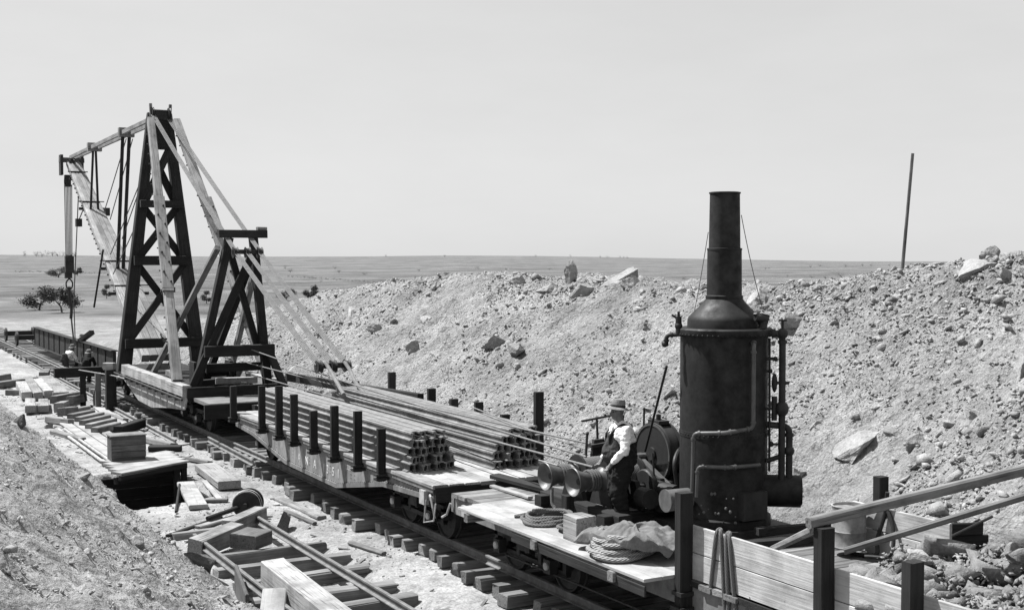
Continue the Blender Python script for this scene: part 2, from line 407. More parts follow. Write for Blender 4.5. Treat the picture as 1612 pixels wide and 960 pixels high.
rubble('track_gravel', p, s, M['rubble'], 10, label='fine stones scattered on the ground beside the tracks', cat='gravel')

gw = np.random.default_rng(44); wv = []; wf = []
for i in range(190):
    x = gw.uniform(-4.7, -1.4); y = gw.uniform(16, 58); L = gw.uniform(.03, .16); a = gw.uniform(0, 3.14); w = gw.uniform(.012, .04); z = hz(x, y)+.012; t = gw.uniform(-.02, .03)
    c_, s_ = math.cos(a), math.sin(a); n0 = len(wv)
    for dx in (-L, L):
        for dy in (-w, w):
            for dz in (-.008, .012): wv.append((x+dx*c_-dy*s_, y+dx*s_+dy*c_, z+dz+t*dx/L))
    wf += [tuple(n0+k for k in q) for q in ((0, 1, 3, 2), (4, 6, 7, 5), (0, 4, 5, 1), (2, 3, 7, 6), (0, 2, 6, 4), (1, 5, 7, 3))]
wme = bpy.data.meshes.new('wood_chips'); wme.from_pydata(wv, [], wf); wme.update()
tag(link('wood_chips', wme, M['mid'], None, None, 'stuff'), 'splinters and chips of wood littering the ground beside the tracks', 'wood chips')
RV, RF = ico(4)
from mathutils import noise as MN
def rock_mesh(name, size, seed, cuts=15):
    g = np.random.default_rng(seed); v = RV.copy()
    for k in range(cuts):
        n = g.normal(size=3); n /= np.linalg.norm(n); d = g.uniform(.36, .76); t = v@n-d; v = v-np.where(t > 0, t, 0)[:, None]*n
    o_ = Vector((seed*3.1, seed*1.7, 0)); d = np.array([MN.fractal(Vector(q)*1.9+o_, .8, 2.1, 5) for q in v]); st = np.array([MN.noise(Vector((q[0]*1.2, q[1]*1.2, q[2]*7))+o_) for q in v])
    v = v*(1+.10*d[:, None]+.035*st[:, None]+.008*g.normal(size=(len(v), 1)))*np.array(size)
    me = bpy.data.meshes.new(name); me.from_pydata(v.tolist(), [], RF.tolist()); me.update(); return me
def boulder(x, y, size, seed, label, rot=(0, 0, 0), sink=.25, z=None, mat='rock'):
    if z is None: sink += .17; size = tuple(q*.92 for q in size)
    zz = (hz(x, y) if z is None else z)+size[2]*(1-2*sink)*.6
    o = link('boulder', rock_mesh('boulder', size, seed), M[mat], None, Matrix.Translation((x, y, zz)) @ Euler(rot).to_matrix().to_4x4())
    return tag(o, label, 'rock')
boulder(7.74, 34.66, (.75, .5, .42), 1, 'overhanging block with a dark underside midway up the bank', (.3, .35, .4))
boulder(7.35, 32.6, (.55, .45, .33), 2, 'pale block just right below the overhanging one on the bank', (.1, .3, 1.0))
boulder(6.9, 31.7, (.3, .3, .28), 3, 'small dark block right of the pale one midway up the bank', (.4, .1, .3))
boulder(5.88, 17.1, (.75, .42, .3), 4, 'long slanting slab at the foot of the bank behind the wooden pole', (.15, -.55, -.5))
boulder(5.2, 17.9, (.4, .3, .25), 5, 'low dark rock just right of the boiler at the foot of the bank', (.2, .1, .7))
boulder(6.2, 15.85, (.33, .3, .32), 6, 'upright dark block right of the long slanting slab', (.5, .2, .6))
boulder(6.5, 16.7, (.28, .3, .22), 7, 'small jagged rock above the upright dark block at the foot of the bank', (.2, .4, .1))
boulder(6.6, 14.9, (.38, .3, .26), 8, 'flat rock at the foot of the bank near the right edge', (.3, .2, .3))
boulder(7.3, 14.4, (.5, .42, .36), 9, 'large block cut by the right edge of the picture', (.2, .2, .9))
boulder(10.2, 33.4, (.42, .4, .5), 10, 'dark faced block tumbled below the crest left of the boiler', (.6, .3, .5))
boulder(10.5, 35.9, (.5, .5, .52), 11, 'squat block on the crest, leftmost of the big group', (.3, .2, .2))
boulder(11.2, 35.7, (.42, .38, .75), 12, 'tall upright block standing on the crest', (.1, .15, .4), .1)
boulder(10.9, 34.6, (.4, .35, .36), 13, 'rounded block at the foot of the tall upright one', (.4, .1, 1.3))
boulder(11.3, 32.7, (1.0, .45, .42), 14, 'pointed slab tilted like a roof on the crest of the bank', (.0, -.62, -.55), .05)
boulder(11.0, 31.7, (.6, .4, .3), 15, 'pale stone leaning under the roof shaped slab', (.1, .2, .2))
boulder(11.7, 30.6, (.42, .3, .25), 16, 'low stone right of the roof shaped slab on the crest', (.1, .2, 1.2))
boulder(11.7, 19.1, (1.05, .85, .30), 17, 'great flat boulder sunk in the bank at the upper right', (.12, -.5, -.3), .62)
boulder(11.3, 18.1, (.42, .3, .32), 18, 'square dark block right of the great flat boulder', (.2, .1, .4))
boulder(11.6, 17.8, (.5, .16, .16), 19, 'thin stone lying beside the square dark block at upper right', (.1, -.5, -.2))
boulder(12.4, 19.5, (.4, .4, .3), 20, 'dark stone on the skyline at the upper right', (.1, .2, .4), .1)
boulder(10.6, 25.3, (.85, .6, .4), 21, 'pale boulder beside the boiler dome on the bank', (.2, -.3, .1))
boulder(9.6, 22.9, (.45, .35, .28), 22, 'flat grey stone right of the boiler pipes, high on the bank', (.4, .2, .3))
boulder(8.4, 41.2, (.28, .9, .3), 23, 'long leaning slab on the bank left of centre', (.4, .2, -.3))
boulder(8.3, 48.4, (.25, .95, .3), 24, 'long thin slab near the far end of the bank', (.35, .2, -.3))
boulder(7.6, 44.2, (.42, .4, .4), 25, 'rounded dark rock on the bank right of the tackle ropes', (.2, .5, .3))
boulder(6.9, 39.0, (.38, .35, .35), 26, 'dark lump low on the bank left of centre', (.2, .5, .9))
boulder(5.9, 38.0, (.3, .3, .3), 27, 'rock behind the short stake on the loaded car', (.1, .5, .3))
boulder(11.2, 45.4, (.5, .5, .42), 28, 'pale stone on the crest at the left part of the bank', (.1, .3, .3))
boulder(10.8, 38.5, (.45, .4, .4), 29, 'broken stone on the crest left of the big group', (.1, .5, .8))
boulder(5.9, 20.8, (.4, .3, .25), 30, 'stone half hidden behind the boiler base', (.2, .3, .3))
boulder(5.0, 46.0, (.4, .4, .35), 31, 'rock at the foot of the bank behind the rear trestle', (.2, .3, .7))
boulder(-6.1, 27.9, (.16, .5, .2), 32, 'long stone sticking out of the left slope below the loading stage', (-.5, .2, .55), .3)
boulder(-6.3, 25.3, (.18, .4, .16), 33, 'lower stone casting a shadow on the left slope', (-.4, .2, .5), .3)
boulder(-6.5, 20.6, (.2, .2, .2), 34, 'pale fist shaped stone low on the left slope', (.2, .2, .4), .2)
boulder(-6.15, 20.9, (.14, .14, .13), 35, 'small stone right of the fist shaped one on the left slope', (.2, .3, .7), .2)
boulder(-6.0, 38.4, (.25, .3, .38), 36, 'dark stump of stone at the left edge above the slope', (.2, .2, .2), .2, mat='darkrock')
boulder(-4.45, 43.2, (.22, .22, .22), 37, 'pale jagged stone beside the timber pile', (.3, .2, .2), .2)
boulder(-5.3, 21.3, (.5, .42, .34), 38, 'dark pyramid shaped stone beside the bent rail', (.2, .4, .4), .15, mat='darkrock')

# ------------------------------------------------------------ tracks
def railprofile():
    return [(-.06, 0), (.06, 0), (.06, .015), (.01, .03), (.01, .105), (.033, .112), (.033, .142), (.025, .148), (-.025, .148), (-.033, .142), (-.033, .112), (-.01, .105), (-.01, .03), (-.06, .015)]
def rail_mesh(L, bend=0):
    mb = MB(); pr = railprofile(); n = len(pr); seg = max(1, int(L/2)) if bend else 1
    vs = []; fs = []
    for k in range(seg+1):
        t = k/seg
        for y, z in pr: vs.append((L*t, y+bend*t*t, z))
    for k in range(seg):
        for i in range(n): fs.append((k*n+i, k*n+(i+1) % n, (k+1)*n+(i+1) % n, (k+1)*n+i))
    fs.append(tuple(range(n-1, -1, -1))); fs.append(tuple(range(seg*n, seg*n+n)))
    return mb.add(vs, fs).mesh('rail')
def put_rail(a, b, parent=None, name='rail', me=None, bend=0):
    L = (Vector(b)-Vector(a)).length
    return link(name, me or rail_mesh(L, bend), M['rail'], parent, frame(a, b))
track = thing('railway_track', 'main railway track carrying the train through the cutting', 'railway track', (0, 30, -.36))
for x in (-.8, .8): put_rail((x, 4, -.148), (x, 150, -.148), track)
sms = [beam_mesh('sleeper', 1, random.uniform(.2, .26), .21, .02, jit=.06) for k in range(14)]; sm = sms[0]
y = 8.0; k = 0
while y < 150:
    L = random.uniform(2.4, 2.85); cx = random.uniform(-.16, .08); ang = random.uniform(-.05, .05)
    mw = Matrix.Translation((cx-L/2, y, -.255+random.uniform(-.02, .0))) @ Matrix.Rotation(ang, 4, 'Z') @ Matrix.Rotation(random.uniform(-.008, .008), 4, 'Y') @ Matrix.Diagonal((L, random.uniform(.92, 1.12), 1, 1))
    link('sleeper', random.choice(sms), M['sleeper'], track, mw)
    y += random.choice((.5, .56, .62, .7, .44)) if y < 60 else .75
panel = thing('track_panel', 'unfinished length of track with bare sleepers in the lower foreground', 'railway track', (-4, 20, -.55))
put_rail((-3.14, 10, -.30), (-3.14, 25.1, -.27), panel); put_rail((-4.85, 11, -.30), (-4.72, 23.9, -.27), panel)
for i, (yy, x0, x1, a) in enumerate([(24.9, -4.9, -2.9, .1), (22.6, -5.0, -2.5, .05), (21.6, -4.95, -2.4, .02), (20.5, -4.9, -2.45, .06), (19.4, -5.0, -2.5, -.02), (18.35, -5.0, -2.5, .05), (17.3, -5.0, -2.4, .01), (16.4, -5.0, -2.5, -.03), (15.5, -5.0, -2.5, .03)]):
    link('sleeper', sms[i], M['sleeper'], panel, Matrix.Translation((x0, yy, -.42)) @ Matrix.Rotation(a, 4, 'Z') @ Matrix.Diagonal((x1-x0, 1.15, 1.15, 1)))
r1 = put_rail((-1.75, 37.3, -.36), (-1.36, 77, -.36), name='loose_rail'); tag(r1, 'long loose rail lying beside the left ends of the sleepers, nearest the timber pile', 'rail')
r2 = put_rail((-1.28, 30.9, -.15), (-1.12, 36.0, -.15), name='loose_rail'); tag(r2, 'short loose rail lying across the sleeper ends beside the loaded car', 'rail')

# ------------------------------------------------------------ flat cars
def truck(car, y, drop=0):
    t = MB()
    for s in (-1, 1):
        t.bar((s*1.02, y-1.15, .62), (s*1.02, y+1.15, .62), .1, .12); t.bar((s*1.02, y-1.15, .36), (s*1.02, y+1.15, .36), .08, .08)
        for q in (-1.1, -.35, .35, 1.1): t.bar((s*1.02, y+q, .36), (s*1.02, y+q, .62), .1, .1, (0, 1, 0))
    t.box(-1.15, 1.15, y-.16, y+.16, .5, .78)
    tr = t.build('truck', M['iron'], car)
    for q in (-.82, .82):
        w = MB(); w.cyl((-1.0, y+q, .43), (1.0, y+q, .43), .06, 10); w.build('axle', M['iron'], tr)
        for s in (-1, 1):
            w = MB(); w.lathe([(.46, 0), (.46, .03), (.43, .035), (.425, .13), (.40, .132), (.38, .10), (.12, .06), (.1, .16), (.0001, .16)], (s*.73, y+q, .43), (s, 0, 0), 28, True); w.build('wheel', M['iron'], tr, True)
            b = MB(); b.box(s*1.08, s*1.22, y+q-.1, y+q+.1, .33, .55) if s > 0 else b.box(-1.22, -1.08, y+q-.1, y+q+.1, .33, .55); bo = b.build('axle_box', M['iron'], tr)
            c = MB(); c.lathe([(.065, 0), (.06, .03), (.0001, .035)], (s*1.22, y+q, .45), (s, 0, 0), 12); bx = c.build('axle_box_lid', M['worn'], tr)
    return tr
def couple(car, y, d):
    m = MB(); m.box(-.14, .14, min(y, y+.45*d), max(y, y+.45*d), .72, .98); m.box(-.2, .2, min(y+.35*d, y+.55*d), max(y+.35*d, y+.55*d), .68, 1.02); m.build('coupler', M['iron'], car)

# --- loaded car with stakes
car2 = thing('stake_flat_car', 'steel flat car with fish bellied sides and timber stakes, loaded with rails', 'rail wagon', (0, 25.8, 0))
PR = [(31.85, 1.10), (31.85, .83), (30.4, .76), (27.9, .40), (24.6, .37), (22.1, .80), (19.8, .90), (19.8, 1.10)]
for s in (-1, 1):
    m = MB(); n = len(PR)
    m.add([(s*1.5, y, z) for y, z in PR]+[(s*1.46, y, z) for y, z in PR], [tuple(range(n)), tuple(range(2*n-1, n-1, -1))]+[(i, (i+1) % n, n+(i+1) % n, n+i) for i in range(n)])
    side = m.build('side_sill', M['steel'], car2)
    m = MB(); b = PR[1:7]
    for (ya, za), (yb, zb) in zip(b[:-1], b[1:]): m.bar((s*1.515, ya, za+.04), (s*1.515, yb, zb+.04), .03, .09)
    m.box(min(s*1.5, s*1.545), max(s*1.5, s*1.545), 19.8, 31.85, 1.05, 1.115)
    m.build('flange', M['steel'], side)
    m = MB()
    for (ya, za), (yb, zb) in zip(b[:-1], b[1:]):
        L = math.hypot(yb-ya, zb-za); k = int(L/.11)
        for i in range(k): m.lathe([(.017, 0), (.01, .014), (.0005, .016)], (s*1.5, ya+(yb-ya)*i/k, za+(zb-za)*i/k+.10), (s, 0, 0), 6)
    for i in range(100): m.lathe([(.015, 0), (.009, .012), (.0005, .014)], (s*1.5, 19.9+.12*i, 1.02), (s, 0, 0), 6)
    for yy in (20.3, 20.55, 20.8, 21.05, 22.4, 22.6, 23.6, 23.8, 25.0, 26.3, 27.4, 28.6, 29.8):
        for z in (.62, .7, .78, .86, .94): 
            if z > np.interp(yy, [q[0] for q in b][::-1], [q[1] for q in b][::-1])+.12: m.lathe([(.016, 0), (.009, .012), (.0005, .014)], (s*1.5, yy, z), (s, 0, 0), 6)
    m.build('rivet', M['steel'], side, kind='stuff')
    if s < 0: side2 = side
beam('end_sill', (-1.52, 19.76, 1.02), (1.52, 19.76, 1.02), .08, .28, M['dark'], car2)
beam('end_sill', (-1.52, 31.9, 1.02), (1.52, 31.9, 1.02), .08, .28, M['dark'], car2)
for i in range(10):
    x = -1.41+i*.313; beam('deck_plank', (x, 19.73+random.uniform(-.03, .03), 1.155), (x, 31.92, 1.155), .303, .07, M['deck'], car2)
m = MB(); m.box(-.25, .25, 19.9, 31.7, .5, 1.1); m.build('centre_sill', M['iron'], car2)
for y, z in [(31.65, 1.9), (29.26, 2.12), (27.96, 2.23), (26.9, 2.14), (25.62, 1.91), (24.36, 2.14), (23.07, 2.16), (21.88, 1.96)]:
    a = random.uniform(-.05, .05)
    beam('stake', (-1.645, y, .95), (-1.645+a*.4, y+a, z), .11, .165, M['dark'], car2, (1, 0, 0))
    for za in (1.05, .97): m = MB(); m.box(-1.775, -1.5, y-.075, y+.075, za, za+.04); m.build('stake_strap', M['iron'], car2)
for y, z in [(21.48, 2.53), (22.89, 1.92), (24.09, 2.06), (25.32, 2.01), (26.51, 2.14), (28.85, 2.34), (31.3, 1.9)]:
    beam('stake', (1.62, y, .75), (1.62, y, z), .12, .19, M['dark'], car2, (1, 0, 0))
    m = MB(); m.box(1.5, 1.76, y-.1, y+.1, 1.0, 1.05); m.box(1.5, 1.6, y-.17, y-.1, .72, 1.1); m.build('stake_pocket', M['iron'], car2)
for y in (21.5, 30.2): truck(car2, y)
couple(car2, 19.72, -1); couple(car2, 31.94, 1)
def text(body, size, mat, parent, mw, name='lettering'):
    cu = bpy.data.curves.new(name, 'FONT'); cu.body = body; cu.size = size; cu.extrude = .002; cu.resolution_u = 2; cu.space_character = 1.0
    t = bpy.data.objects.new('tmp', cu); COL.objects.link(t)
    me = bpy.data.meshes.new_from_object(t.evaluated_get(bpy.context.evaluated_depsgraph_get())); bpy.data.objects.remove(t)
    return link(name, me, mat, parent, mw)
# side letters, read along -Y on the face x = -1.5
FACE = Matrix(((0, 0, -1, 0), (-1, 0, 0, 0), (0, 1, 0, 0), (0, 0, 0, 1)))
for ch, y in zip('IANA1351', (27.62, 26.98, 26.5, 25.95, 25.36, 25.14, 24.80, 24.50)):
    text(ch, .27, M['paint'], side2, Matrix.Translation((-1.504, y+.08, .585)) @ FACE)
text('100000', .16, M['paint'], side2, Matrix.Translation((-1.504, 24.12, .84)) @ FACE)
m = MB(); m.box(-1.6, -1.5, 20.05, 20.25, .8, 1.05); m.tube([(-1.55, 19.9, 1.0), (-1.58, 19.8, .98), (-1.58, 19.72, .8), (-1.55, 19.7, .62)], .02); m.tube([(-1.58, 19.6, .9), (-1.62, 19.6, .6), (-1.62, 20.0, .5), (-1.58, 20.0, .9)], .015); m.build('step_iron', M['worn'], car2)

# --- rails stacked on that car: each one a thing
LAY = ['bottom', 'second lowest', 'middle', 'second highest', 'top']
rmesh = rail_mesh(9.14)
def railstack(xl, xr, y0, side):
    for k in range(5):
        n = int((xr[k]-xl[k])/.098)+1
        for i in range(n):
            x = xl[k]+(xr[k]-xl[k])*i/(n-1)+random.uniform(-.003, .003); z = 1.193+.152*k
            yy = y0+random.uniform(-.14, .14); dx = random.uniform(-.008, .008)
            mw = frame((x, yy, z), (x+dx, yy+9.14, z))
            if i % 2: mw = mw @ Matrix.Translation((0, 0, .148)) @ Matrix.Rotation(math.pi, 4, 'X')
            ob = link('steel_rail', rmesh, M['rail'], None, mw)
            tag(ob, '%s rail from the left, %s layer, %s stack on the flat car' % (ORD[i], LAY[k], side), 'rail', 'steel rails stacked on the flat car')
railstack([-1.34]*5, [-.40, -.44, -.50, -.58, -.66], 21.2, 'left')
railstack([.20, .26, .33, .42, .50], [1.14, 1.14, 1.16, 1.17, 1.18], 20.75, 'right')
tag(beam('loose_timber', (1.38, 26.6, 1.9), (1.38, 36.2, 1.62), .16, .24, M['dark']), 'long dark timber leaning along the far side of the loaded car', 'timber')
tag(beam('loose_timber', (.1, 30.6, 1.30), (1.2, 31.2, 1.32), .2, .2, M['mid']), 'short timber on the far end of the loaded deck behind the rails', 'timber')

# --- winch car
car3 = thing('winch_flat_car', 'flat car carrying the steam winch, boiler and a boarded bin of rock', 'rail wagon', (0, 12.3, 0))
for s in (-1, 1):
    m = MB(); m.box(min(s*1.5, s*1.44), max(s*1.5, s*1.44), 4.6, 19.02, .82, 1.11); m.build('side_sill', M['iron'] if s > 0 else M['steel'], car3)
m = MB(); m.box(-.3, .3, 4.7, 18.9, .5, 1.1); m.build('centre_sill', M['iron'], car3)
beam('end_sill', (-1.52, 19.05, 1.0), (1.52, 19.05, 1.0), .1, .30, M['mid'], car3)
y = 19.0
while y > 11.6:
    beam('deck_plank', (-1.54+random.uniform(-.03, .02), y-.12, 1.155), (1.52, y-.12, 1.155), .235, .07, M['mid'], car3); y -= .245
m = MB(); m.box(-1.5, 1.5, 4.6, 11.6, 1.12, 1.19); m.build('bin_floor', M['dark'], car3)
for y, x, z0, z1 in [(12.4, -1.585, .72, 2.29), (9.92, -1.585, .8, 2.32), (8.68, -1.585, .8, 2.22), (6.6, -1.585, .8, 2.2)]:
    beam('stake', (x, y, z0), (x, y, z1), .14, .19, M['dark'], car3, (1, 0, 0))
    m = MB(); m.box(-1.70, -1.5, y-.1, y+.1, 1.0, 1.05); m.box(-1.71, -1.5, y-.11, y+.11, .78, .86); m.build('stake_pocket', M['iron'], car3)
for y, z in [(12.2, 2.25), (9.0, 2.2)]: beam('stake', (1.585, y, .8), (1.585, y, z), .14, .17, M['dark'], car3, (1, 0, 0))
for (ya, yb) in ((12.36, 9.86), (9.84, 4.7)):
    for z, h, j in ((1.372, .325, 0), (1.712, .335, .01)):
        beam('side_board', (-1.478+j*.3, ya, z), (-1.478+j*.3, yb, z), .045, h, M['board'], car3, ch=.006)
for z, h in ((1.37, .32), (1.70, .32)): beam('side_board', (1.475, 12.6, z), (1.475, 10.9, z), .045, h, M['board'], car3, ch=.006)
m = MB(); m.box(-1.53, -1.46, 4.6, 12.4, 1.115, 1.19); m.build('curb_strip', M['dark'], car3)
for y in (17.2, 8.0): truck(car3, y)
couple(car3, 19.1, 1)
m = MB(); m.box(-1.58, -1.5, 18.35, 18.6, .86, 1.05); m.tube([(-1.56, 19.05, 1.0), (-1.6, 19.12, .8), (-1.6, 19.3, .72)], .02); m.build('step_iron', M['worn'], car3)
m = MB(); m.tube([(-1.1, 17.9, .3), (-1.1, 13, .34), (-1.1, 9.5, .3)], .018); m.build('brake_rod', M['iron'], car3)
# overhanging plank stage on brackets
pf = thing('plank_stage', 'pale plank walkway overhanging the side of the winch car', 'walkway', (-1.5, 15, 1.19))
for i, (x, ya, yb) in enumerate([(-1.98, 12.5, 17.65), (-1.69, 12.5, 17.72), (-1.40, 12.5, 17.6), (-1.11, 12.7, 17.68)]):
    beam('plank', (x, ya, 1.218), (x, yb, 1.218), .285, .045, M['pale'], pf, ch=.006)
for y in (17.3, 15.2, 13.2): beam('bracket', (-2.16, y, 1.125), (-.9, y, 1.125), .13, .13, M['mid'], pf)
beam('edge_board', (-2.1, 15.9, 1.10), (-2.1, 12.5, 1.08), .03, .14, M['dark'], pf)
tag(beam('loose_plank', (-.72, 19.1, 1.215), (-.72, 17.75, 1.235), .1, .05, M['pale']), 'narrow pale plank lying across the near end of the winch car deck', 'plank')
tag(beam('loose_plank', (-.40, 19.6, 1.29), (-.05, 17.2, 1.25), .22, .08, M['dark']), 'dark plank laid from the loaded car towards the winch', 'plank')
tag(beam('loose_plank', (.2, 18.9, 1.215), (1.4, 18.2, 1.215), .28, .05, M['deck']), 'wide flat plank on the deck beyond the dark one', 'plank')

# block, ropes and canvas on the stage
tag(beam('timber_block', (-1.66, 14.55, 1.415), (-1.66, 14.91, 1.415), .33, .345, M['mid'], ch=.008), 'square sawn block of timber on the plank walkway by the man', 'timber block')
g = random.Random(5)
def coil(cx, cy, z0, r0, turns, rr, rise, sq=1, ang=0, wob=.04, n=26, shrink=0):
    pts = []
    for i in range(int(turns*n)+1):
        t = i/n; a = 2*math.pi*t; r = r0*(1-shrink*t)+wob*math.sin(a*2.3+t)+wob*.6*math.sin(a*1.31+2)
        px, py = r*math.cos(a), r*sq*math.sin(a)
        pts.append((cx+px*math.cos(ang)-py*math.sin(ang), cy+px*math.sin(ang)+py*math.cos(ang), z0+rise*t+.012*math.sin(a*3.1)))
    return pts
pts = catmull([(-1.02, 16.55, 1.62), (-1.05, 16.5, 1.40), (-1.06, 16.42, 1.30), (-1.35, 16.55, 1.265), (-1.75, 16.45, 1.265)], 6)
tag(rope('flat_rope_coil', pts+coil(-1.42, 15.98, 1.265, .46, 4.3, .026, .024, .85, .4, .03, shrink=.07), .027, M['darkrope']), 'loose flat coil of rope on the planks, running up to the winch head', 'rope coil')
tag(rope('flat_rope_coil', coil(-1.45, 15.32, 1.265, .27, 1.6, .026, .03, .6, .9, .03), .027, M['darkrope']), 'small stray loop of rope beside the timber block', 'rope coil')
tag(rope('stacked_rope_coil', coil(-1.62, 13.72, 1.275, .54, 6.6, .035, .038, .80, .6, .035, 30, .05), .036, M['rope']), 'thick rope wound in a high stack under the canvas', 'rope coil')
def tarp_mesh():
    bm = MB(); n, k = 130, 46; vs = []; fs = []
    for j in range(k+1):
        t = j/k
        for i in range(n):
            a = 2*math.pi*i/n; r = t*.78*(1+.08*math.sin(3*a+1)+.05*math.sin(7*a))
            z = .36*math.exp(-(t*1.05)**3.0)+.03*math.sin(a*9+t*5)*t+.022*math.sin(a*17-t*9)*t+.02*math.sin(a*5)*(1-t)+.03*math.sin(r*14+a*2)
            cut = .5+.5*math.cos(a-3.75)          # pulled back in front
            lift = max(0, cut-.62)*1.0
            r = min(r, .62-.42*max(0, (cut-.55))) if cut > .55 else r
            z = max(z, lift*.55)
            x, y = r*math.cos(a)*1.0, r*math.sin(a)*1.1
            fo = MN.ridged_multi_fractal(Vector((x*3.1, y*3.1, z*2)), .9, 2.2, 3, 1.0, 2.0); z += (fo-1.0)*.045*min(1, t*2.5)
            vs.append((-1.52+x*(1+.05*MN.noise(Vector((x*4, y*4, 3)))), 13.55+y, 1.262+max(.0, z)))
        for i in range(n):
            if j < k: fs.append((j*n+i, j*n+(i+1) % n, (j+1)*n+(i+1) % n, (j+1)*n+i))
    return bm.add(vs, fs).mesh('canvas_sheet', True)
tp = link('canvas_sheet', tarp_mesh(), M['tarp']); sm2 = tp.modifiers.new('solid', 'SOLIDIFY'); sm2.thickness = .008; sm2.offset = 1
tag(tp, 'crumpled canvas sheet thrown over the stacked rope coil', 'canvas sheet')
pts = catmull([(-1.515, 11.95, 1.18), (-1.52, 11.9, 1.5), (-1.51, 11.85, 1.86), (-1.47, 11.82, 1.92), (-1.515, 11.76, 1.84), (-1.525, 11.7, 1.4), (-1.52, 11.68, 1.05), (-1.52, 11.64, .9), (-1.52, 11.60, 1.05), (-1.53, 11.62, 1.45), (-1.51, 11.66, 1.85), (-1.46, 11.66, 1.91), (-1.51, 11.60, 1.84), (-1.525, 11.52, 1.4), (-1.52, 11.45, .95)], 8)
tag(rope('hanging_rope', pts, .026, M['darkrope']), 'looped dark rope hanging over the pale side boards', 'rope')

# rock load, drum, poles behind the boards
gg = np.random.default_rng(21); n = 900
px = gg.uniform(-1.4, 1.42, n); py = gg.uniform(4.8, 11.4, n); s = .06+.22*gg.random(n)**2
pz = 1.21+.34*ss(11.4, 9.5, py)+.12*fbm(px, py, 1.2, 3)+.25*ss(.2, 1.4, px)
pb = np.stack([gg.uniform(-1.4, 1.42, 2500), gg.uniform(4.8, 11.6, 2500)], -1); sb = gg.uniform(.015, .05, 2500)
rubble('rock_fines', np.stack([pb[:, 0], pb[:, 1], 1.22+.40*ss(11.4, 9.5, pb[:, 1])+.12*fbm(pb[:, 0], pb[:, 1], 1.2, 3)+.25*ss(.2, 1.4, pb[:, 0])], -1), sb, M['rubble'], 23, label='small broken stones filling in between the bigger rocks of the load', cat='rock load')
rubble('rock_load', np.stack([px, py, pz], -1), s, M['darkrock2'], 22, label='broken rock heaped in the boarded end of the winch car', cat='rock load')
for i, (x, y, sz, lb, mt) in enumerate([(.45, 10.5, (.24, .22, .18), 'rough grey lump on the rock load behind the long pole', 'rock'), (-.75, 10.25, (.2, .17, .17), 'pale angular stone just behind the right side board', 'rock'), (1.0, 9.6, (.34, .3, .26), 'large pale rock on the load near the short post', 'rock'), (1.25, 8.9, (.3, .26, .2), 'flat topped pale rock at the right of the load', 'rock'), (-.2, 9.0, (.3, .22, .2), 'slab with a black shadowed face on the load', 'rock'), (-.7, 7.9, (.3, .26, .24), 'rock in the lower right corner of the picture', 'rock'), (.3, 8.2, (.26, .2, .16), 'dark rock beside the slab on the load', 'darkrock'), (-1.0, 9.3, (.16, .2, .15), 'dark stone tucked against the side boards', 'darkrock'), (-.9, 10.7, (.24, .2, .16), 'rounded grey stone under the long pole', 'rock')]):
    boulder(x, y, sz, 60+i, lb, (gg.uniform(0, 1), gg.uniform(0, 1), gg.uniform(0, 3)), .2, 1.42+.15*(x > .2), mt)
tag(beam('cross_pole', (-1.72, 10.02, 2.36), (3.2, 9.5, 2.96), .10, .12, M['mid'], ch=.02), 'long squared pole lying across the top of the post and out to the right', 'pole')
tag(beam('cross_pole', (-.05, 11.2, 1.62), (2.4, 9.25, 2.73), .075, .085, M['mid'], ch=.02), 'lower slanting pole running from the rock load out to the right', 'pole')
tag(beam('cross_pole', (.15, 12.75, 1.30), (-1.62, 10.06, 2.27), .07, .09, M['mid'], ch=.02), 'thin brace pole rising from the boiler foot to the post top', 'pole')
dr = thing('metal_drum', 'battered open metal drum standing behind the poles', 'drum', (1.15, 12.35, 1.3))
m = MB(); m.lathe([(.22, 0), (.235, .02), (.225, .04), (.23, .22), (.24, .235), (.23, .25), (.228, .55), (.24, .57), (.215, .575), (.2, .05), (.0001, .05)], (1.15, 12.35, 1.3), (0, 0, 1), 26); m.build('drum_body', M['galv'], dr, True)
m = MB(); m.lathe([(.236, .0), (.236, .03), (.226, .03), (.226, 0)], (1.15, 12.35, 1.78), (.04, .02, 1), 26); m.lathe([(.215, 0), (.05, .03), (.0001, .03)], (1.15, 12.35, 1.84), (.15, .05, 1), 18); m.build('drum_lid', M['galv'], dr, True)
pts = catmull([(1.40, 11.9, 2.1), (1.41, 11.95, 1.8), (1.38, 12.05, 1.45), (1.3, 12.0, 1.25), (1.2, 12.3, 1.22), (1.25, 12.5, 1.3), (1.36, 12.3, 1.75), (1.42, 12.0, 1.9), (1.40, 11.8, 1.65), (1.3, 11.75, 1.3), (1.1, 12.0, 1.25)], 8)
tag(rope('rubber_hose', pts, .028, M['iron']), 'dark hose looped against the far side boards', 'hose')
dk = thing('dark_bin_end', 'dark boarded panel standing at the foot of the bank', 'panel', (2.0, 11.6, 1.2))
for i in range(3): beam('panel_board', (1.62, 11.5+.003*i, 1.30+.17*i), (2.62-.1*i, 11.2+.003*i, 1.30+.17*i), .05, .165, M['dark'], dk)
tag(beam('iron_bar', (1.2, 11.2, 1.45), (2.6, 11.2, 1.78), .035, .035, M['iron']), 'thin iron bar sloping across the rocks in front of the dark panel', 'bar')

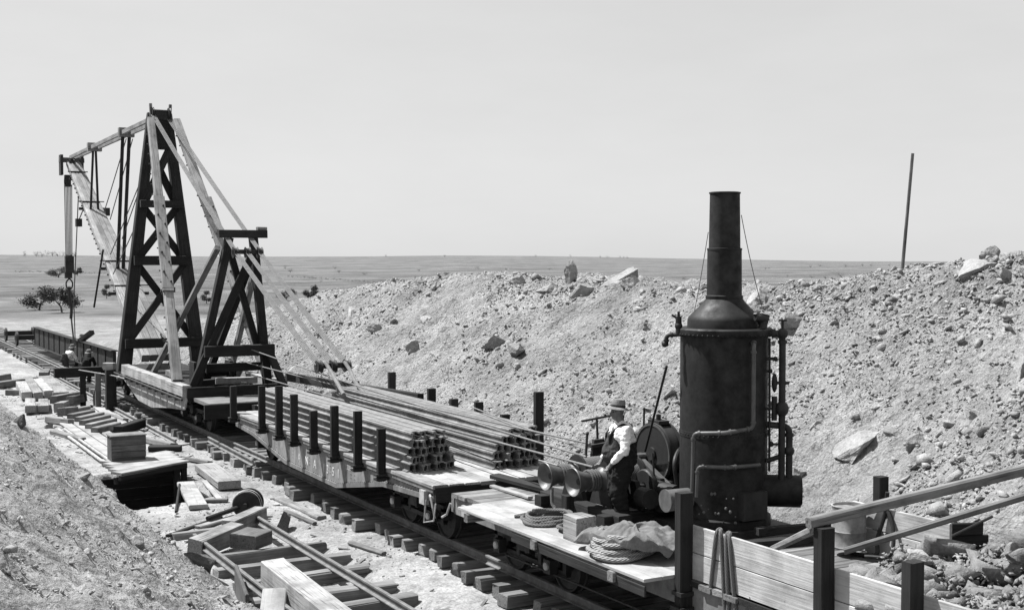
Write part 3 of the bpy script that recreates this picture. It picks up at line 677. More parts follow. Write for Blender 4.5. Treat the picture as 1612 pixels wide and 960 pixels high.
# ------------------------------------------------------------ boiler
BX, BY = .72, 14.5
FR = Vector((-.627, -.779, 0)); RT = Vector((.779, -.627, 0))
def bo(r, f, z): return Vector((BX, BY, z))+RT*r+FR*f
boil = thing('vertical_boiler', 'tall black riveted vertical boiler with a smokestack', 'boiler', (BX, BY, 1.2))
rb = .645
m = MB(); m.lathe([(.70, 1.30), (.70, 1.42), (rb, 1.44), (rb, 2.6), (rb+.008, 2.601), (rb+.008, 2.68), (rb, 2.681), (rb, 4.1)], (BX, BY, 0), (0, 0, 1), 64); shell = m.build('shell', M['black'], boil, True)
m = MB(); m.box(BX-.75, BX+.75, BY-.75, BY+.75, 1.19, 1.30); m.build('base_plate', M['iron'], boil)
m = MB(); m.lathe([(rb, 4.08), (.70, 4.09), (.71, 4.12), (.71, 4.17), (.69, 4.19), (.5, 4.19)], (BX, BY, 0), (0, 0, 1), 64, False); rim = m.build('rim_ring', M['black'], boil, True)
m = MB()
for i in range(56):
    a = 2*math.pi*i/56; d = Vector((math.cos(a), math.sin(a), 0)); m.lathe([(.018, 0), (.012, .012), (.0005, .016)], Vector((BX, BY, 4.10))+d*.703, d+Vector((0, 0, -.2)), 6)
    m.lathe([(.014, 0), (.009, .009), (.0005, .012)], Vector((BX, BY, 2.64))+d*(rb+.006), d, 6)
m.build('rivet', M['black'], rim, kind='stuff')
m = MB(); m.lathe([(.545, 4.18), (.54, 4.30), (.525, 4.345), (.49, 4.385), (.40, 4.47), (.31, 4.565), (.275, 4.61)], (BX, BY, 0), (0, 0, 1), 56); m.build('dome', M['black'], boil, True)
m = MB(); m.lathe([(.265, 4.60), (.275, 4.62), (.275, 4.66), (.258, 4.67), (.252, 5.33), (.258, 5.335), (.258, 5.36), (.232, 5.365), (.220, 6.16), (.233, 6.165), (.233, 6.185), (.21, 6.19), (.205, 5.5), (.0001, 5.5)], (BX, BY, 0), (0, 0, 1), 40); st = m.build('smokestack', M['black'], boil, True)
def pipe(name, pts, r, mat='pipe', flange=True, n=10):
    P = [Vector(p) for p in pts]; out = [P[0]]
    for i in range(1, len(P)-1):
        a = (P[i-1]-P[i]); b = (P[i+1]-P[i]); q = min(r*2.2, a.length*.4, b.length*.4)
        A = P[i]+a.normalized()*q; B = P[i]+b.normalized()*q
        for k in range(5): t = k/4; out.append((1-t)**2*A+2*t*(1-t)*P[i]+t*t*B)
    out.append(P[-1]); m = MB(); m.tube(out, r, n)
    if flange:
        for i in range(1, len(P)-1):
            for w in (P[i-1], P[i+1]):
                d = (w-P[i]).normalized(); m.cyl(P[i]+d*r*2.0, P[i]+d*r*3.0, r*1.35, n)
    return m.build(name, M[mat], boil, True)
pipe('steam_pipe', [bo(.42, .53, 4.0), bo(.42, .60, 3.95), bo(.42, .60, 2.78), bo(.02, .74, 2.72), bo(-.42, .64, 2.69), bo(-.44, .66, 1.75)], .032)
pipe('steam_pipe', [bo(.52, .50, 2.24), bo(.1, .74, 2.23), bo(-.36, .68, 2.22), bo(-.38, .68, 1.78)], .030)
pipe('relief_pipe', [bo(-.55, .25, 4.10), bo(-.84, .25, 4.08), bo(-.84, .25, 3.92)], .032, 'iron')
m = MB(); m.cyl(bo(-.66, .25, 4.1), bo(-.66, .25, 4.36), .045, 10); m.sphere(bo(-.66, .25, 4.22), .06); m.cyl(bo(-.66, .25, 4.36), bo(-.66, .25, 4.43), .02); m.bar(bo(-.76, .25, 4.38), bo(-.64, .25, 4.30), .03, .03); m.sphere(bo(-.86, .25, 3.95), .05); m.build('safety_valve', M['iron'], boil, True)
pipe('water_column', [bo(.55, .2, 4.12), bo(.84, .2, 4.12), bo(.84, .2, 1.9)], .05, 'iron')
pipe('water_column', [bo(.6, .15, 2.78), bo(.95, .15, 2.76), bo(.95, .15, 1.9)], .05, 'iron')
pipe('gauge_glass', [bo(.655, .2, 4.05), bo(.665, .2, 2.1)], .018, 'iron', False)
def valve(name, *ops):
    m = MB()
    for op, *ar in ops: getattr(m, op)(*ar)
    m.build(name, M['iron'], boil, True)
valve('stop_valve', ('cyl', bo(.84, .2, 4.12), bo(.84, .2, 4.30), .02), ('cyl', bo(.78, .2, 4.31), bo(.90, .2, 4.31), .015), ('sphere', bo(.84, .2, 4.12), .085))
valve('globe_valve', ('sphere', bo(.84, .2, 3.02), .10, 12, (1, 1, 1.2)), ('cyl', bo(.6, .2, 3.02), bo(.84, .2, 3.02), .02), ('cyl', bo(.73, .2, 2.85), bo(.73, .2, 3.2), .04))
valve('whistle', ('cyl', bo(.70, .2, 3.4), bo(.94, .2, 3.4), .025), ('sphere', bo(.73, .2, 3.4), .055, 10, (.8, .8, 2.6)))
valve('try_cock', ('cyl', bo(.6, .2, 3.75), bo(.73, .2, 3.75), .025), ('sphere', bo(.74, .2, 3.75), .035))
valve('try_cock', ('cyl', bo(.6, .2, 3.57), bo(.67, .2, 3.57), .02), ('sphere', bo(.67, .2, 3.57), .035))
valve('pipe_union', ('sphere', bo(.95, .15, 2.4), .08))
valve('drain_cock', ('sphere', bo(.69, .2, 2.5), .04), ('cyl', bo(.69, .2, 2.5), bo(.80, .2, 2.5), .018), ('bar', bo(.8, .2, 2.43), bo(.8, .2, 2.57), .02, .02))
valve('feed_pipe', ('cyl', bo(.62, .2, 2.25), bo(.84, .2, 2.33), .035))
m = MB(); m.cyl(bo(.3, .1, 1.80), bo(1.12, .1, 1.80), .235, 28); m.cyl(bo(1.12, .1, 1.80), bo(1.14, .1, 1.80), .20, 28); m.build('feed_tank', M['black'], boil, True)
m = MB(); m.cyl(bo(-.5, .5, 1.72), bo(-.80, .72, 1.72), .155, 24); m.lathe([(.165, 0), (.165, .03)], bo(-.80, .72, 1.72), (bo(-.80, .72, 0)-bo(-.5, .5, 0)), 24); m.build('cylinder_pipe', M['pipe2'], boil, True)
m = MB(); m.box(BX-.22, BX+.22, BY-.74, BY-.6, 1.45, 1.85); fd = m.build('fire_door', M['iron'], boil)
m = MB()
for k in range(16): m.sphere(bo(-.1+random.uniform(-.25, .3), .69, 1.42+random.uniform(0, .42)), random.uniform(.01, .028), 6)
m.build('plug', M['pipe'], boil, kind='stuff')
m = MB(); m.bar(bo(.44, .42, 4.42), bo(.52, .30, 4.26), .05, .03); m.cyl(bo(.44, .4, 4.36), bo(.62, .3, 4.34), .05, 10); m.cyl(bo(.55, .3, 4.2), bo(.6, .28, 4.4), .06, 10); m.build('injector', M['iron'], boil)
m = MB(); m.bar((BX-.9, BY-1.2, 1.25), (BX+1.0, BY-1.5, 1.25), .16, .12); m.bar((BX-.2, BY-1.0, 1.36), (BX+1.1, BY-1.25, 1.36), .13, .1); m.build('skid', M['dark'], boil)
for a, b, sg in ((bo(-.24, 0, 5.6), bo(-.46, .1, 4.3), .05), (bo(.24, 0, 5.85), bo(.55, 0, 4.5), .07)): rope('guy_wire', sag(a, b, sg), .006, M['wire'], boil, 5)
tag(beam('stay_rod', (-.03, 14.9, 3.62), (.40, 16.05, 2.16), .035, .035, M['iron'], ch=.01), 'iron rod slanting from the boiler down to the big winch wheel', 'rod')
m = MB()

# ------------------------------------------------------------ winch
win = thing('steam_winch', 'steam winch with flared rope heads and a big brake wheel', 'winch', (0, 16.3, 1.2))
for i, (x, ya, yb) in enumerate([(-.62, 15.1, 17.4), (.95, 15.1, 17.4)]): beam('bed_timber', (x, ya, 1.30), (x, yb, 1.30), .24, .22, M['dark'], win)
for y in (15.35, 17.2): beam('bed_timber', (-.9, y, 1.29), (1.25, y, 1.29), .2, .2, M['dark'], win)
gyp = [(.0001, .13), (.07, .13), (.13, .10), (.18, .05), (.20, .012), (.216, .0), (.224, .012), (.205, .05), (.165, .12), (.135, .22), (.13, .38), (.15, .48), (.19, .52), (.19, .55)]
for y, z, x in ((16.72, 1.78, -1.06), (15.98, 1.80, -1.0)):
    m = MB(); m.lathe(gyp, (x, y, z), (1, 0, 0), 32); hd = m.build('rope_head', M['pipe'], win, True)
    m = MB(); m.cyl((x+.1, y, z), (1.25, y, z), .05, 12); m.build('shaft', M['iron'], win)
    m = MB(); m.lathe([(.30, 0), (.30, .04), (.2, .045), (.2, .55), (.30, .555), (.30, .6)], (x+.6, y, z), (1, 0, 0), 32); d = m.build('drum', M['iron'], win, True)
    link('wound_rope', ropemesh('wound_rope', [(x+.66+.00195*i, y+.225*math.cos(i*.42), z+.225*math.sin(i*.42)) for i in range(240)], .022, 7), M['darkrope'], d)
    w = [(x+.27+.0035*i, y+.155*math.cos(i*.5), z+.155*math.sin(i*.5)) for i in range(50)]
    link('wound_rope', ropemesh('wound_rope', w, .02, 7), M['darkrope'], hd)
    for xx in (x+.56, x+1.28):
        m = MB(); m.add([(xx-.04, y-.32, 1.4), (xx-.04, y+.32, 1.4), (xx-.04, y+.1, z+.12), (xx-.04, y-.1, z+.12), (xx+.04, y-.32, 1.4), (xx+.04, y+.32, 1.4), (xx+.04, y+.1, z+.12), (xx+.04, y-.1, z+.12)], [(0, 1, 2, 3), (7, 6, 5, 4), (0, 4, 5, 1), (1, 5, 6, 2), (2, 6, 7, 3), (3, 7, 4, 0)]); m.build('bearing_stand', M['iron'], win)
m = MB(); m.lathe([(.42, .0), (.49, .0), (.50, .03), (.47, .035), (.47, .22), (.50, .225), (.50, .26), (.44, .26), (.43, .12), (.40, .12), (.12, .13), (.10, -.03), (.0001, -.03)], (.50, 16.0, 2.12), (1, 0, 0), 48); bw = m.build('brake_wheel', M['iron'], win, True)
m = MB(); m.lathe([(.445, -.012), (.475, -.012), (.475, 0), (.445, 0)], (.50, 16.0, 2.12), (1, 0, 0), 48, False); m.build('wheel_rim', M['pipe'], bw, True)
for k in range(6):
    a = math.pi*k/3+.3; b = MB(); b.bar((.56, 16.0+.1*math.cos(a), 2.12+.1*math.sin(a)), (.56, 16.0+.43*math.cos(a), 2.12+.43*math.sin(a)), .05, .07, (1, 0, 0)); b.build('spoke', M['iron'], bw)
m = MB(); m.bar((.40, 16.25, 2.05), (.40, 15.35, 1.68), .05, .10, (1, 0, 0)); m.cyl((.34, 16.2, 2.05), (.5, 16.2, 2.05), .06); m.build('brake_lever', M['pipe'], win)
m = MB(); m.bar((.62, 15.85, 2.62), (.62, 16.15, 2.62), .2, .06); m.cyl((.62, 16.0, 2.62), (.62, 16.0, 2.74), .04); m.build('brake_clamp', M['iron'], win)
m = MB(); m.bar((.62, 16.25, 1.3), (.62, 16.25, 2.1), .16, .4, (1, 0, 0)); m.box(.02, .14, 15.4, 17.1, 1.4, 1.62); m.box(.9, 1.05, 15.3, 17.2, 1.4, 1.75); m.cyl((.75, 15.1, 1.7), (.75, 15.75, 1.7), .17, 18); m.cyl((-.2, 15.05, 1.62), (-.2, 15.3, 1.62), .15, 18); m.cyl((.75, 15.75, 1.7), (.75, 16.5, 1.75), .03); m.build('engine_frame', M['iron'], win)
m = MB(); m.lathe([(.36, 0), (.38, 0), (.38, .1), (.34, .1), (.1, .08), (.1, 0)], (.86, 16.72, 1.8), (1, 0, 0), 36); m.lathe([(.30, 0), (.32, .02), (.32, .1), (.28, .1)], (1.0, 15.98, 1.8), (1, 0, 0), 36); m.build('gear_wheel', M['iron'], win, True)
for a, b, r in (((-.15, 17.0, 1.4), (-.05, 17.05, 2.35), .022), ((.35, 17.3, 1.4), (.33, 17.35, 2.55), .02), ((.0, 16.9, 1.4), (.25, 16.4, 2.95), .0), ((.75, 16.6, 2.0), (.78, 16.62, 2.75), .018), ((.65, 16.95, 1.5), (.62, 17.0, 2.60), .018)):
    if r: m = MB(); m.cyl(a, b, r, 8); m.sphere(b, r*1.5, 8); m.build('hand_lever', M['iron'], win)
m = MB(); m.add([(.1, 17.25, 1.4), (.5, 17.25, 1.4), (.42, 17.25, 2.2), (.22, 17.25, 2.2), (.1, 17.32, 1.4), (.5, 17.32, 1.4), (.42, 17.32, 2.2), (.22, 17.32, 2.2)], [(0, 1, 2, 3), (7, 6, 5, 4), (0, 4, 5, 1), (1, 5, 6, 2), (2, 6, 7, 3), (3, 7, 4, 0)]); m.bar((.0, 17.3, 2.52), (.75, 17.2, 2.62), .05, .03); m.bar((.15, 17.28, 2.1), (1.1, 17.1, 2.2), .2, .06); m.build('lever_quadrant', M['iron'], win)
tag(beam('prop_timber', (-.98, 16.15, 1.2), (-.98, 16.15, 1.57), .16, .14, M['dark'], up=(1, 0, 0)), 'short dark prop under the nearer rope head', 'timber')

m = MB(); m.lathe([(.24, 0), (.26, .02), (.26, .09), (.22, .09), (.06, .07), (.06, 0)], (.02, 15.55, 1.72), (1, 0, 0), 30); m.build('gear_wheel', M['iron'], win, True)
m = MB(); m.cyl((-.15, 15.55, 1.72), (1.0, 15.55, 1.72), .04, 10); m.build('shaft', M['iron'], win)
for x in (-.15, .32, .8):
    m = MB(); m.add([(x-.04, 15.3, 1.4), (x-.04, 15.8, 1.4), (x-.04, 15.62, 1.82), (x-.04, 15.48, 1.82), (x+.04, 15.3, 1.4), (x+.04, 15.8, 1.4), (x+.04, 15.62, 1.82), (x+.04, 15.48, 1.82)], [(0, 1, 2, 3), (7, 6, 5, 4), (0, 4, 5, 1), (1, 5, 6, 2), (2, 6, 7, 3), (3, 7, 4, 0)]); m.build('bearing_stand', M['iron'], win)
m = MB(); m.cyl((.2, 14.95, 1.66), (.2, 15.5, 1.66), .15, 18); m.build('steam_cylinder', M['iron'], win, True)
m = MB(); m.bar((.2, 15.5, 1.66), (.1, 16.3, 1.9), .05, .07); m.build('connecting_rod', M['pipe'], win)
m = MB(); m.tube(catmull([(.25, 15.0, 1.8), (.2, 15.0, 2.15), (.45, 15.2, 2.3), (.62, 15.3, 2.2)], 6), .035); m.build('steam_hose', M['iron'], win, True)
m = MB(); m.box(.0, .45, 15.05, 15.4, 1.4, 1.5); m.cyl((.1, 15.35, 1.5), (.08, 15.4, 2.25), .016, 8); m.build('foot_lever', M['iron'], win)
# haulage ropes
for a, b, sgg, lb in (((.60, 38.5, 2.46), (-.28, 16.72, 2.03), .06, 'upper haulage rope running from the rear trestle to the winch drum'), ((.8, 38.5, 1.58), (-.62, 16.0, 2.0), .03, 'lower haulage rope running to the nearer rope head'), ((.62, 38.5, 1.97), (.1, 17.2, 2.15), .05, 'middle haulage rope passing over the rail stacks to the winch')):
    tag(rope('haulage_rope', sag(a, b, sgg, 20), .018, M['line']), lb, 'rope')
tag(rope('haulage_rope', sag((1.2, 23.5, 2.02), (.0, 17.0, 2.06), .02), .015, M['line']), 'thin slack rope beyond the others, from the right rail stack to the winch', 'rope')

# ------------------------------------------------------------ people
def capsules(segs, voxel, name, smooth=3, fold=0):
    mb = MB()
    for s in segs:
        if s[0] == 'e':       # ellipsoid c, radii, rot z
            c, r = s[1], s[2]; mb.sphere(c, 1, 16, r)
        else:
            a, b, ra, rb_ = s; a = Vector(a); b = Vector(b); d = b-a
            pr = []
            for k in range(5): t = math.pi/2*k/4; pr.append((max(1e-4, ra*math.sin(t)), -ra*math.cos(t)))
            for k in range(5): t = math.pi/2*k/4; pr.append((max(1e-4, rb_*math.cos(t)), d.length+rb_*math.sin(t)))
            mb.lathe(pr, a, d, 12, False)
    me = mb.mesh(name); o = bpy.data.objects.new('tmp', me); COL.objects.link(o)
    bm = bmesh.new(); bm.from_mesh(me); bmesh.ops.remove_doubles(bm, verts=bm.verts, dist=.0006); bm.to_mesh(me); bm.free()
    r = o.modifiers.new('r', 'REMESH'); r.mode = 'VOXEL'; r.voxel_size = voxel; r.use_smooth_shade = True
    s = o.modifiers.new('s', 'SMOOTH'); s.iterations = smooth; s.factor = .5
    out = bpy.data.meshes.new_from_object(o.evaluated_get(bpy.context.evaluated_depsgraph_get())); out.name = name
    if fold:
        out.update(); nn = [v.normal.copy() for v in out.vertices]
        for v, n_ in zip(out.vertices, nn):
            p_ = v.co; f_ = abs(MN.noise(Vector((p_.x*5+p_.z*2, p_.y*5-p_.z*3, p_.z*11))))+.5*abs(MN.noise(Vector((p_.x*13, p_.y*13-p_.z*6, p_.z*19))))
            v.co = p_+n_*(f_-.3)*fold
    out.polygons.foreach_set('use_smooth', [True]*len(out.polygons))
    bpy.data.objects.remove(o); return out
def person(loc, face, label, J, col, hat=True, vox=.012, hands=True, beard=False, bulk=1.0, bib=True, braces=True, group=None, scale=1.0):
    """J: joints in metres, x forward, y left, z up from the feet."""
    t = thing('person', label, 'person', loc, group)
    mw = Matrix.Translation(Vector(loc)) @ Matrix.Rotation(face, 4, 'Z') @ Matrix.Scale(scale, 4)
    hd = Vector(J['head']); nk = Vector(J['neck']); ch = Vector(J['chest']); pv = Vector(J['pelvis'])
    f = Vector(J.get('look', (1, 0, 0))).normalized(); lf = Vector((0, 0, 1)).cross(f).normalized(); u = Vector((0, 0, 1))
    S = []
    # head: cranium, face, jaw, nose, brow, ears
    S += [('e', hd+u*.02-f*.008, (.088, .078, .105)), (hd+f*.035-u*.03, hd+f*.05-u*.075, .062, .042), (hd+f*.092+u*.012, hd+f*.112-u*.022, .010, .017), (hd+f*.075+u*.03+lf*.03, hd+f*.075+u*.03-lf*.03, .018, .018),
          (hd+f*.085-u*.058+lf*.02, hd+f*.085-u*.058-lf*.02, .013, .013), (hd+f*.05+u*.0+lf*.045, hd+f*.05-u*.02+lf*.045, .022, .02), (hd+f*.05-lf*.045, hd+f*.05-u*.02-lf*.045, .022, .02)]
    for q in (-1, 1): S.append((hd+lf*.082*q+u*.012-f*.012, hd+lf*.08*q-u*.02-f*.008, .017, .012))
    S.append((hd-u*.06-f*.015, nk, .055, .062)); S.append((nk, ch, .07, .11))
    S += [(ch+lf*.07, ch-lf*.07, .1*bulk, .1*bulk), (ch, pv, .12*bulk, .12*bulk)]
    for q, n in ((1, 'l'), (-1, 'r')):
        sh, el, wr = (Vector(J[k+n]) for k in ('sh', 'el', 'wr')); hp, kn, an = (Vector(J[k+n]) for k in ('hp', 'kn', 'an'))
        S += [(ch, sh, .09, .062), (sh, el, .055, .042), (el, wr, .043, .028), (pv, hp, .12, .1), (hp, kn, .09, .06), (kn, an, .06, .042)]
        hdr = Vector(J.get('hd'+n, (wr-el).normalized())); side = hdr.orthogonal().normalized() if abs(hdr.dot(lf)) > .9 else (lf-hdr*lf.dot(hdr)).normalized(); nrm = hdr.cross(side)
        if hands:
            c = wr+hdr*.05; S += [(wr, c+side*.02, .026, .022), (wr, c-side*.02, .026, .022), (wr, c, .026, .024)]
            for i, (o_, L) in enumerate(((-.033, .06), (-.011, .075), (.011, .07), (.033, .052))):
                b0 = wr+hdr*.075+side*o_; b1 = b0+hdr*L*.55+nrm*.008; b2 = b1+hdr*L*.3+nrm*.03
                S += [(b0, b1, .0105, .0095), (b1, b2, .0095, .008)]
            t0 = wr+hdr*.03+side*-.03; t1 = t0+hdr*.035-side*.03; S += [(t0, t1, .013, .011), (t1, t1+hdr*.03+nrm*.012, .011, .009)]
        else: S.append((wr, wr+hdr*.11, .032, .03))
    body = link('body', capsules(S, vox if not hands else min(vox, .008), 'body', 2), M['skin'], t, mw)
    # eyes
    if hands:
        m = MB()
        for q in (-1, 1): m.sphere(hd+f*.083+u*.008+lf*.034*q, .011, 8)
        link('eye', m.mesh('eye', True), M['hatband'], t, mw)
    # shirt: trunk and sleeves
    S = [(nk-u*.02, ch, .085, .13), (ch+lf*.08, ch-lf*.08, .125*bulk, .125*bulk), (ch, pv, .145*bulk, .155*bulk)]
    for n in 'lr':
        sh, el, wr = (Vector(J[k+n]) for k in ('sh', 'el', 'wr')); mid = el.lerp(wr, .82)
        S += [(ch, sh, .12, .085), (sh, el, .082, .066), (el, mid, .066, .045), (el+u*.02, el-u*.035, .066, .06), (mid-(mid-el).normalized()*.03, mid, .05, .043)]
    link('shirt', capsules(S, vox, 'shirt', 2, .035), M[col[0]], t, mw)
    # trousers / overalls
    S = [(pv+u*.13, pv, .165*bulk, .175*bulk), (pv+lf*.05, pv-lf*.05, .16*bulk, .16*bulk)]
    if bib:
        S += [(pv+u*.1+f*.05*bulk, ch-u*.06+f*.055*bulk, .145*bulk, .105*bulk), (pv+u*.1-f*.03, ch-u*.12-f*.03, .15*bulk, .12*bulk)]
    for n in 'lr':
        hp, kn, an = (Vector(J[k+n]) for k in ('hp', 'kn', 'an'))
        S += [(pv, hp, .16*bulk, .125*bulk), (hp, kn, .125*bulk, .092*bulk), (kn, an+u*.03, .092*bulk, .078*bulk), (kn+f*.02, kn-u*.06+f*.01, .09*bulk, .085*bulk)]
    link('overalls' if bib else 'trousers', capsules(S, vox, 'overalls', 2, .035), M[col[1]], t, mw)
    if bib and braces:
        for q, n in ((1, 'l'), (-1, 'r')):
            sh = Vector(J['sh'+n]); tp = ch.lerp(sh, .55)+u*.115
            m = MB(); pth = catmull([ch-u*.10+f*(.15*bulk)+lf*.07*q, ch+u*.03+f*(.135*bulk)+lf*.085*q, tp, ch+u*.0-f*(.125*bulk)+lf*.07*q, ch-u*.14-f*(.145*bulk)+lf*.03*q], 6); m.tube(pth, .022, 6); link('brace_strap', m.mesh('brace_strap', True), M[col[1]], t, mw)
    for n in 'lr':
        an = Vector(J['an'+n]); S = [(an+u*.01, Vector((an.x-.05, an.y, .045)), .052, .045), (Vector((an.x-.05, an.y, .045)), Vector((an.x+.17, an.y+(.03 if n == 'l' else -.03), .038)), .045, .038)]
        link('boot', capsules(S, .012, 'boot', 2), M['shade'], t, mw)
    if hat:
        up = (u*.98-f*.12).normalized(); m = MB(); base = hd+u*.055-f*.005
        m.lathe([(.165, -.022), (.172, -.018), (.168, -.010), (.135, .008), (.104, .014), (.102, .05), (.098, .095), (.085, .125), (.055, .132), (.02, .118), (.0001, .116)], base, up, 32)
        h = link('hat', m.mesh('hat', True), M[col[2]], t, mw)
        m = MB(); m.lathe([(.107, .012), (.1085, .02), (.106, .045), (.103, .046)], base, up, 32, False); link('hat_band', m.mesh('hat_band', True), M['hatband'], h, mw)
    return t, mw
J = dict(head=(.035, 0, 1.64), neck=(-.005, 0, 1.47), chest=(-.02, 0, 1.30), pelvis=(-.02, 0, .98), look=(1, .1, -.03),
         shl=(-.03, .215, 1.38), ell=(.0, .30, 1.12), wrl=(.19, .22, .90), hdl=(.5, -.3, -.8), shr=(-.03, -.215, 1.38), elr=(.05, -.29, 1.13), wrr=(.25, -.1, .92), hdr=(.6, .3, -.7),
         hpl=(-.02, .105, .90), knl=(.05, .13, .49), anl=(-.02, .14, .09), hpr=(-.02, -.105, .90), knr=(.02, -.12, .49), anr=(-.06, -.13, .09))
man, mmw = person((-.44, 15.52, 1.20), R(180-29.1+9), 'pipe-smoking man in felt hat, white shirt and dark overalls standing by the winch', J, ('shirt', 'denim', 'felt'), bulk=1.36, scale=1.035)
m = MB(); m.tube([(.14, .01, 1.585), (.19, .02, 1.58), (.215, .02, 1.58)], .006); m.lathe([(.012, -.03), (.017, -.02), (.018, .02), (.012, .02)], (.225, .02, 1.59), (.15, 0, 1), 10); link('tobacco_pipe', m.mesh('tobacco_pipe', True), M['hatband'], man, mmw)
m = MB(); S = [((.05, 0, 1.30), (.10, 0, 1.02), .13, .17), ((.06, .08, 1.32), (.09, .1, 1.05), .085, .11), ((.06, -.08, 1.32), (.09, -.1, 1.05), .085, .11)]
link('waistcoat', capsules(S, .014, 'waistcoat', 2, .03), M['vest'], man, mmw)
J2 = dict(J); J2.update(wrl=(.35, .2, .95), hdl=(.9, 0, -.3), wrr=(.38, -.15, .95), ell=(.08, .3, 1.08), elr=(.1, -.28, 1.08))
JB = dict(head=(.34, 0, 1.42), neck=(.24, 0, 1.29), chest=(.16, 0, 1.16), pevlis=0, pelvis=(-.05, 0, .92), look=(1, 0, -.5), shl=(.2, .2, 1.22), ell=(.36, .26, .98), wrl=(.52, .18, .82), shr=(.2, -.2, 1.22), elr=(.38, -.25, .98), wrr=(.55, -.15, .84),
          hpl=(-.05, .1, .86), knl=(.12, .14, .48), anl=(.0, .16, .09), hpr=(-.05, -.1, .86), knr=(-.02, -.14, .46), anr=(-.22, -.15, .1))
JW = dict(J2); JW.update(knl=(.22, .12, .5), anl=(.3, .13, .1), knr=(-.05, -.12, .48), anr=(-.32, -.13, .14))
ZG = -.36
person((-1.15, 60.2, ZG), R(20), 'man in a white shirt bending at the near side of the hoisted black girder', JB, ('shirt', 'vest', 'felt'), vox=.02, hands=False, bib=False)
person((.35, 64.6, ZG), R(120), 'man hidden behind the black girder with only his striding legs showing', JW, ('denim', 'denim', 'felt'), vox=.02, hands=False, bib=False)
person((-.95, 56.2, ZG), R(60), 'man in dark clothes stooping by the near end of the black girder', JB, ('denim', 'denim', 'felt'), vox=.02, hands=False, bib=False)

# ------------------------------------------------------------ crane car
cr = thing('derrick_crane_car', 'railway derrick crane with a timber tower, trestle and long boom on a flat car', 'crane', (0, 43, 0))
PC = [(46.6, 1.07), (46.2, .95), (45.2, .72), (43.5, .34), (41.5, .30), (39.3, .52), (37.3, .66), (37.0, 1.07)]
for s in (-1, 1):
    m = MB(); n = len(PC)
    m.add([(s*1.5, y, z) for y, z in PC]+[(s*1.45, y, z) for y, z in PC], [tuple(range(n)), tuple(range(2*n-1, n-1, -1))]+[(i, (i+1) % n, n+(i+1) % n, n+i) for i in range(n)])
    sd = m.build('side_sill', M['sillpaint'], cr)
    beam('side_timber', (s*1.5, 36.95, 1.26), (s*1.5, 45.6, 1.26), .26, .34, M['light'], cr)
    m = MB(); m.tube([(s*1.66, 36.9, 1.02), (s*1.66, 49, 1.05)], .035); m.build('side_rod', M['iron'], cr)
    for y in (44.9, 44.0, 43.1, 42.2, 41.3, 40.4, 39.5, 38.6, 37.7): m = MB(); m.box(min(s*1.5, s*1.66), max(s*1.5, s*1.66), y-.06, y+.06, .93, 1.085); m.build('stake_pocket', M['iron'], cr)
m = MB(); m.box(-1.45, 1.45, 36.9, 49.6, .96, 1.08); m.build('deck', M['dark'], cr)
m = MB(); m.box(-.3, .3, 35.6, 49.6, .5, .95); m.build('centre_sill', M['iron'], cr)
beam('end_platform', (-1.35, 35.9, 1.02), (1.4, 35.9, 1.02), 1.7, .10, M['mid'], cr); beam('end_sill', (-1.5, 35.03, .84), (1.5, 35.03, .84), .1, .42, M['dark'], cr)
beam('end_sill', (-1.5, 36.9, 1.2), (1.5, 36.9, 1.2), .1, .34, M['dark'], cr)
for y in (37.8, 47.9): truck(cr, y)
couple(cr, 35.0, -1)
# tower
TY = 46.4
for s in (-1, 1):
    beam('tower_leg', (s*1.38, TY, 1.08), (s*.28, TY, 10.55), .50, .36, M['dark'], cr, (0, 1, 0), 0, .02, .30, .30)
m = MB(); m.box(-.28, .28, TY-.24, TY+.24, 9.25, 10.55); m.build('head_block', M['dark'], cr)
m = MB(); m.box(-.36, .36, TY-.28, TY-.16, 10.3, 10.62); m.cyl((-.34, TY-.25, 10.62), (.34, TY-.25, 10.62), .05); m.lathe([(.20, -.04), (.17, 0), (.20, .04)], (-.3, TY-.25, 10.55), (1, 0, 0), 20); m.lathe([(.20, -.04), (.17, 0), (.20, .04)], (.3, TY-.25, 10.55), (1, 0, 0), 20)
m.build('head_sheave', M['iron'], cr)
for s in (-1, 1): beam('head_horn', (s*.33, TY-.2, 10.3), (s*.36, TY-.2, 10.88), .1, .12, M['mid'], cr, (0, 1, 0))
def xw(z): return 1.38-(z-1.08)*(1.10/9.47)
for z in (7.22, 5.15, 2.12): beam('cross_beam', (-xw(z)-.12, TY-.28, z), (xw(z)+.12, TY-.28, z), .22, .34 if z < 7 else .26, M['dark'], cr)
for z0, z1 in ((2.3, 5.0), (5.3, 7.1), (7.35, 9.25)):
    beam('diagonal_brace', (-xw(z0)+.1, TY-.10, z0), (xw(z1)-.1, TY-.10, z1), .14, .26, M['dark'], cr, (0, 1, 0), math.pi/2)
    beam('diagonal_brace', (xw(z0)-.1, TY+.10, z0), (-xw(z1)+.1, TY+.10, z1), .14, .26, M['dark'], cr, (0, 1, 0), math.pi/2)
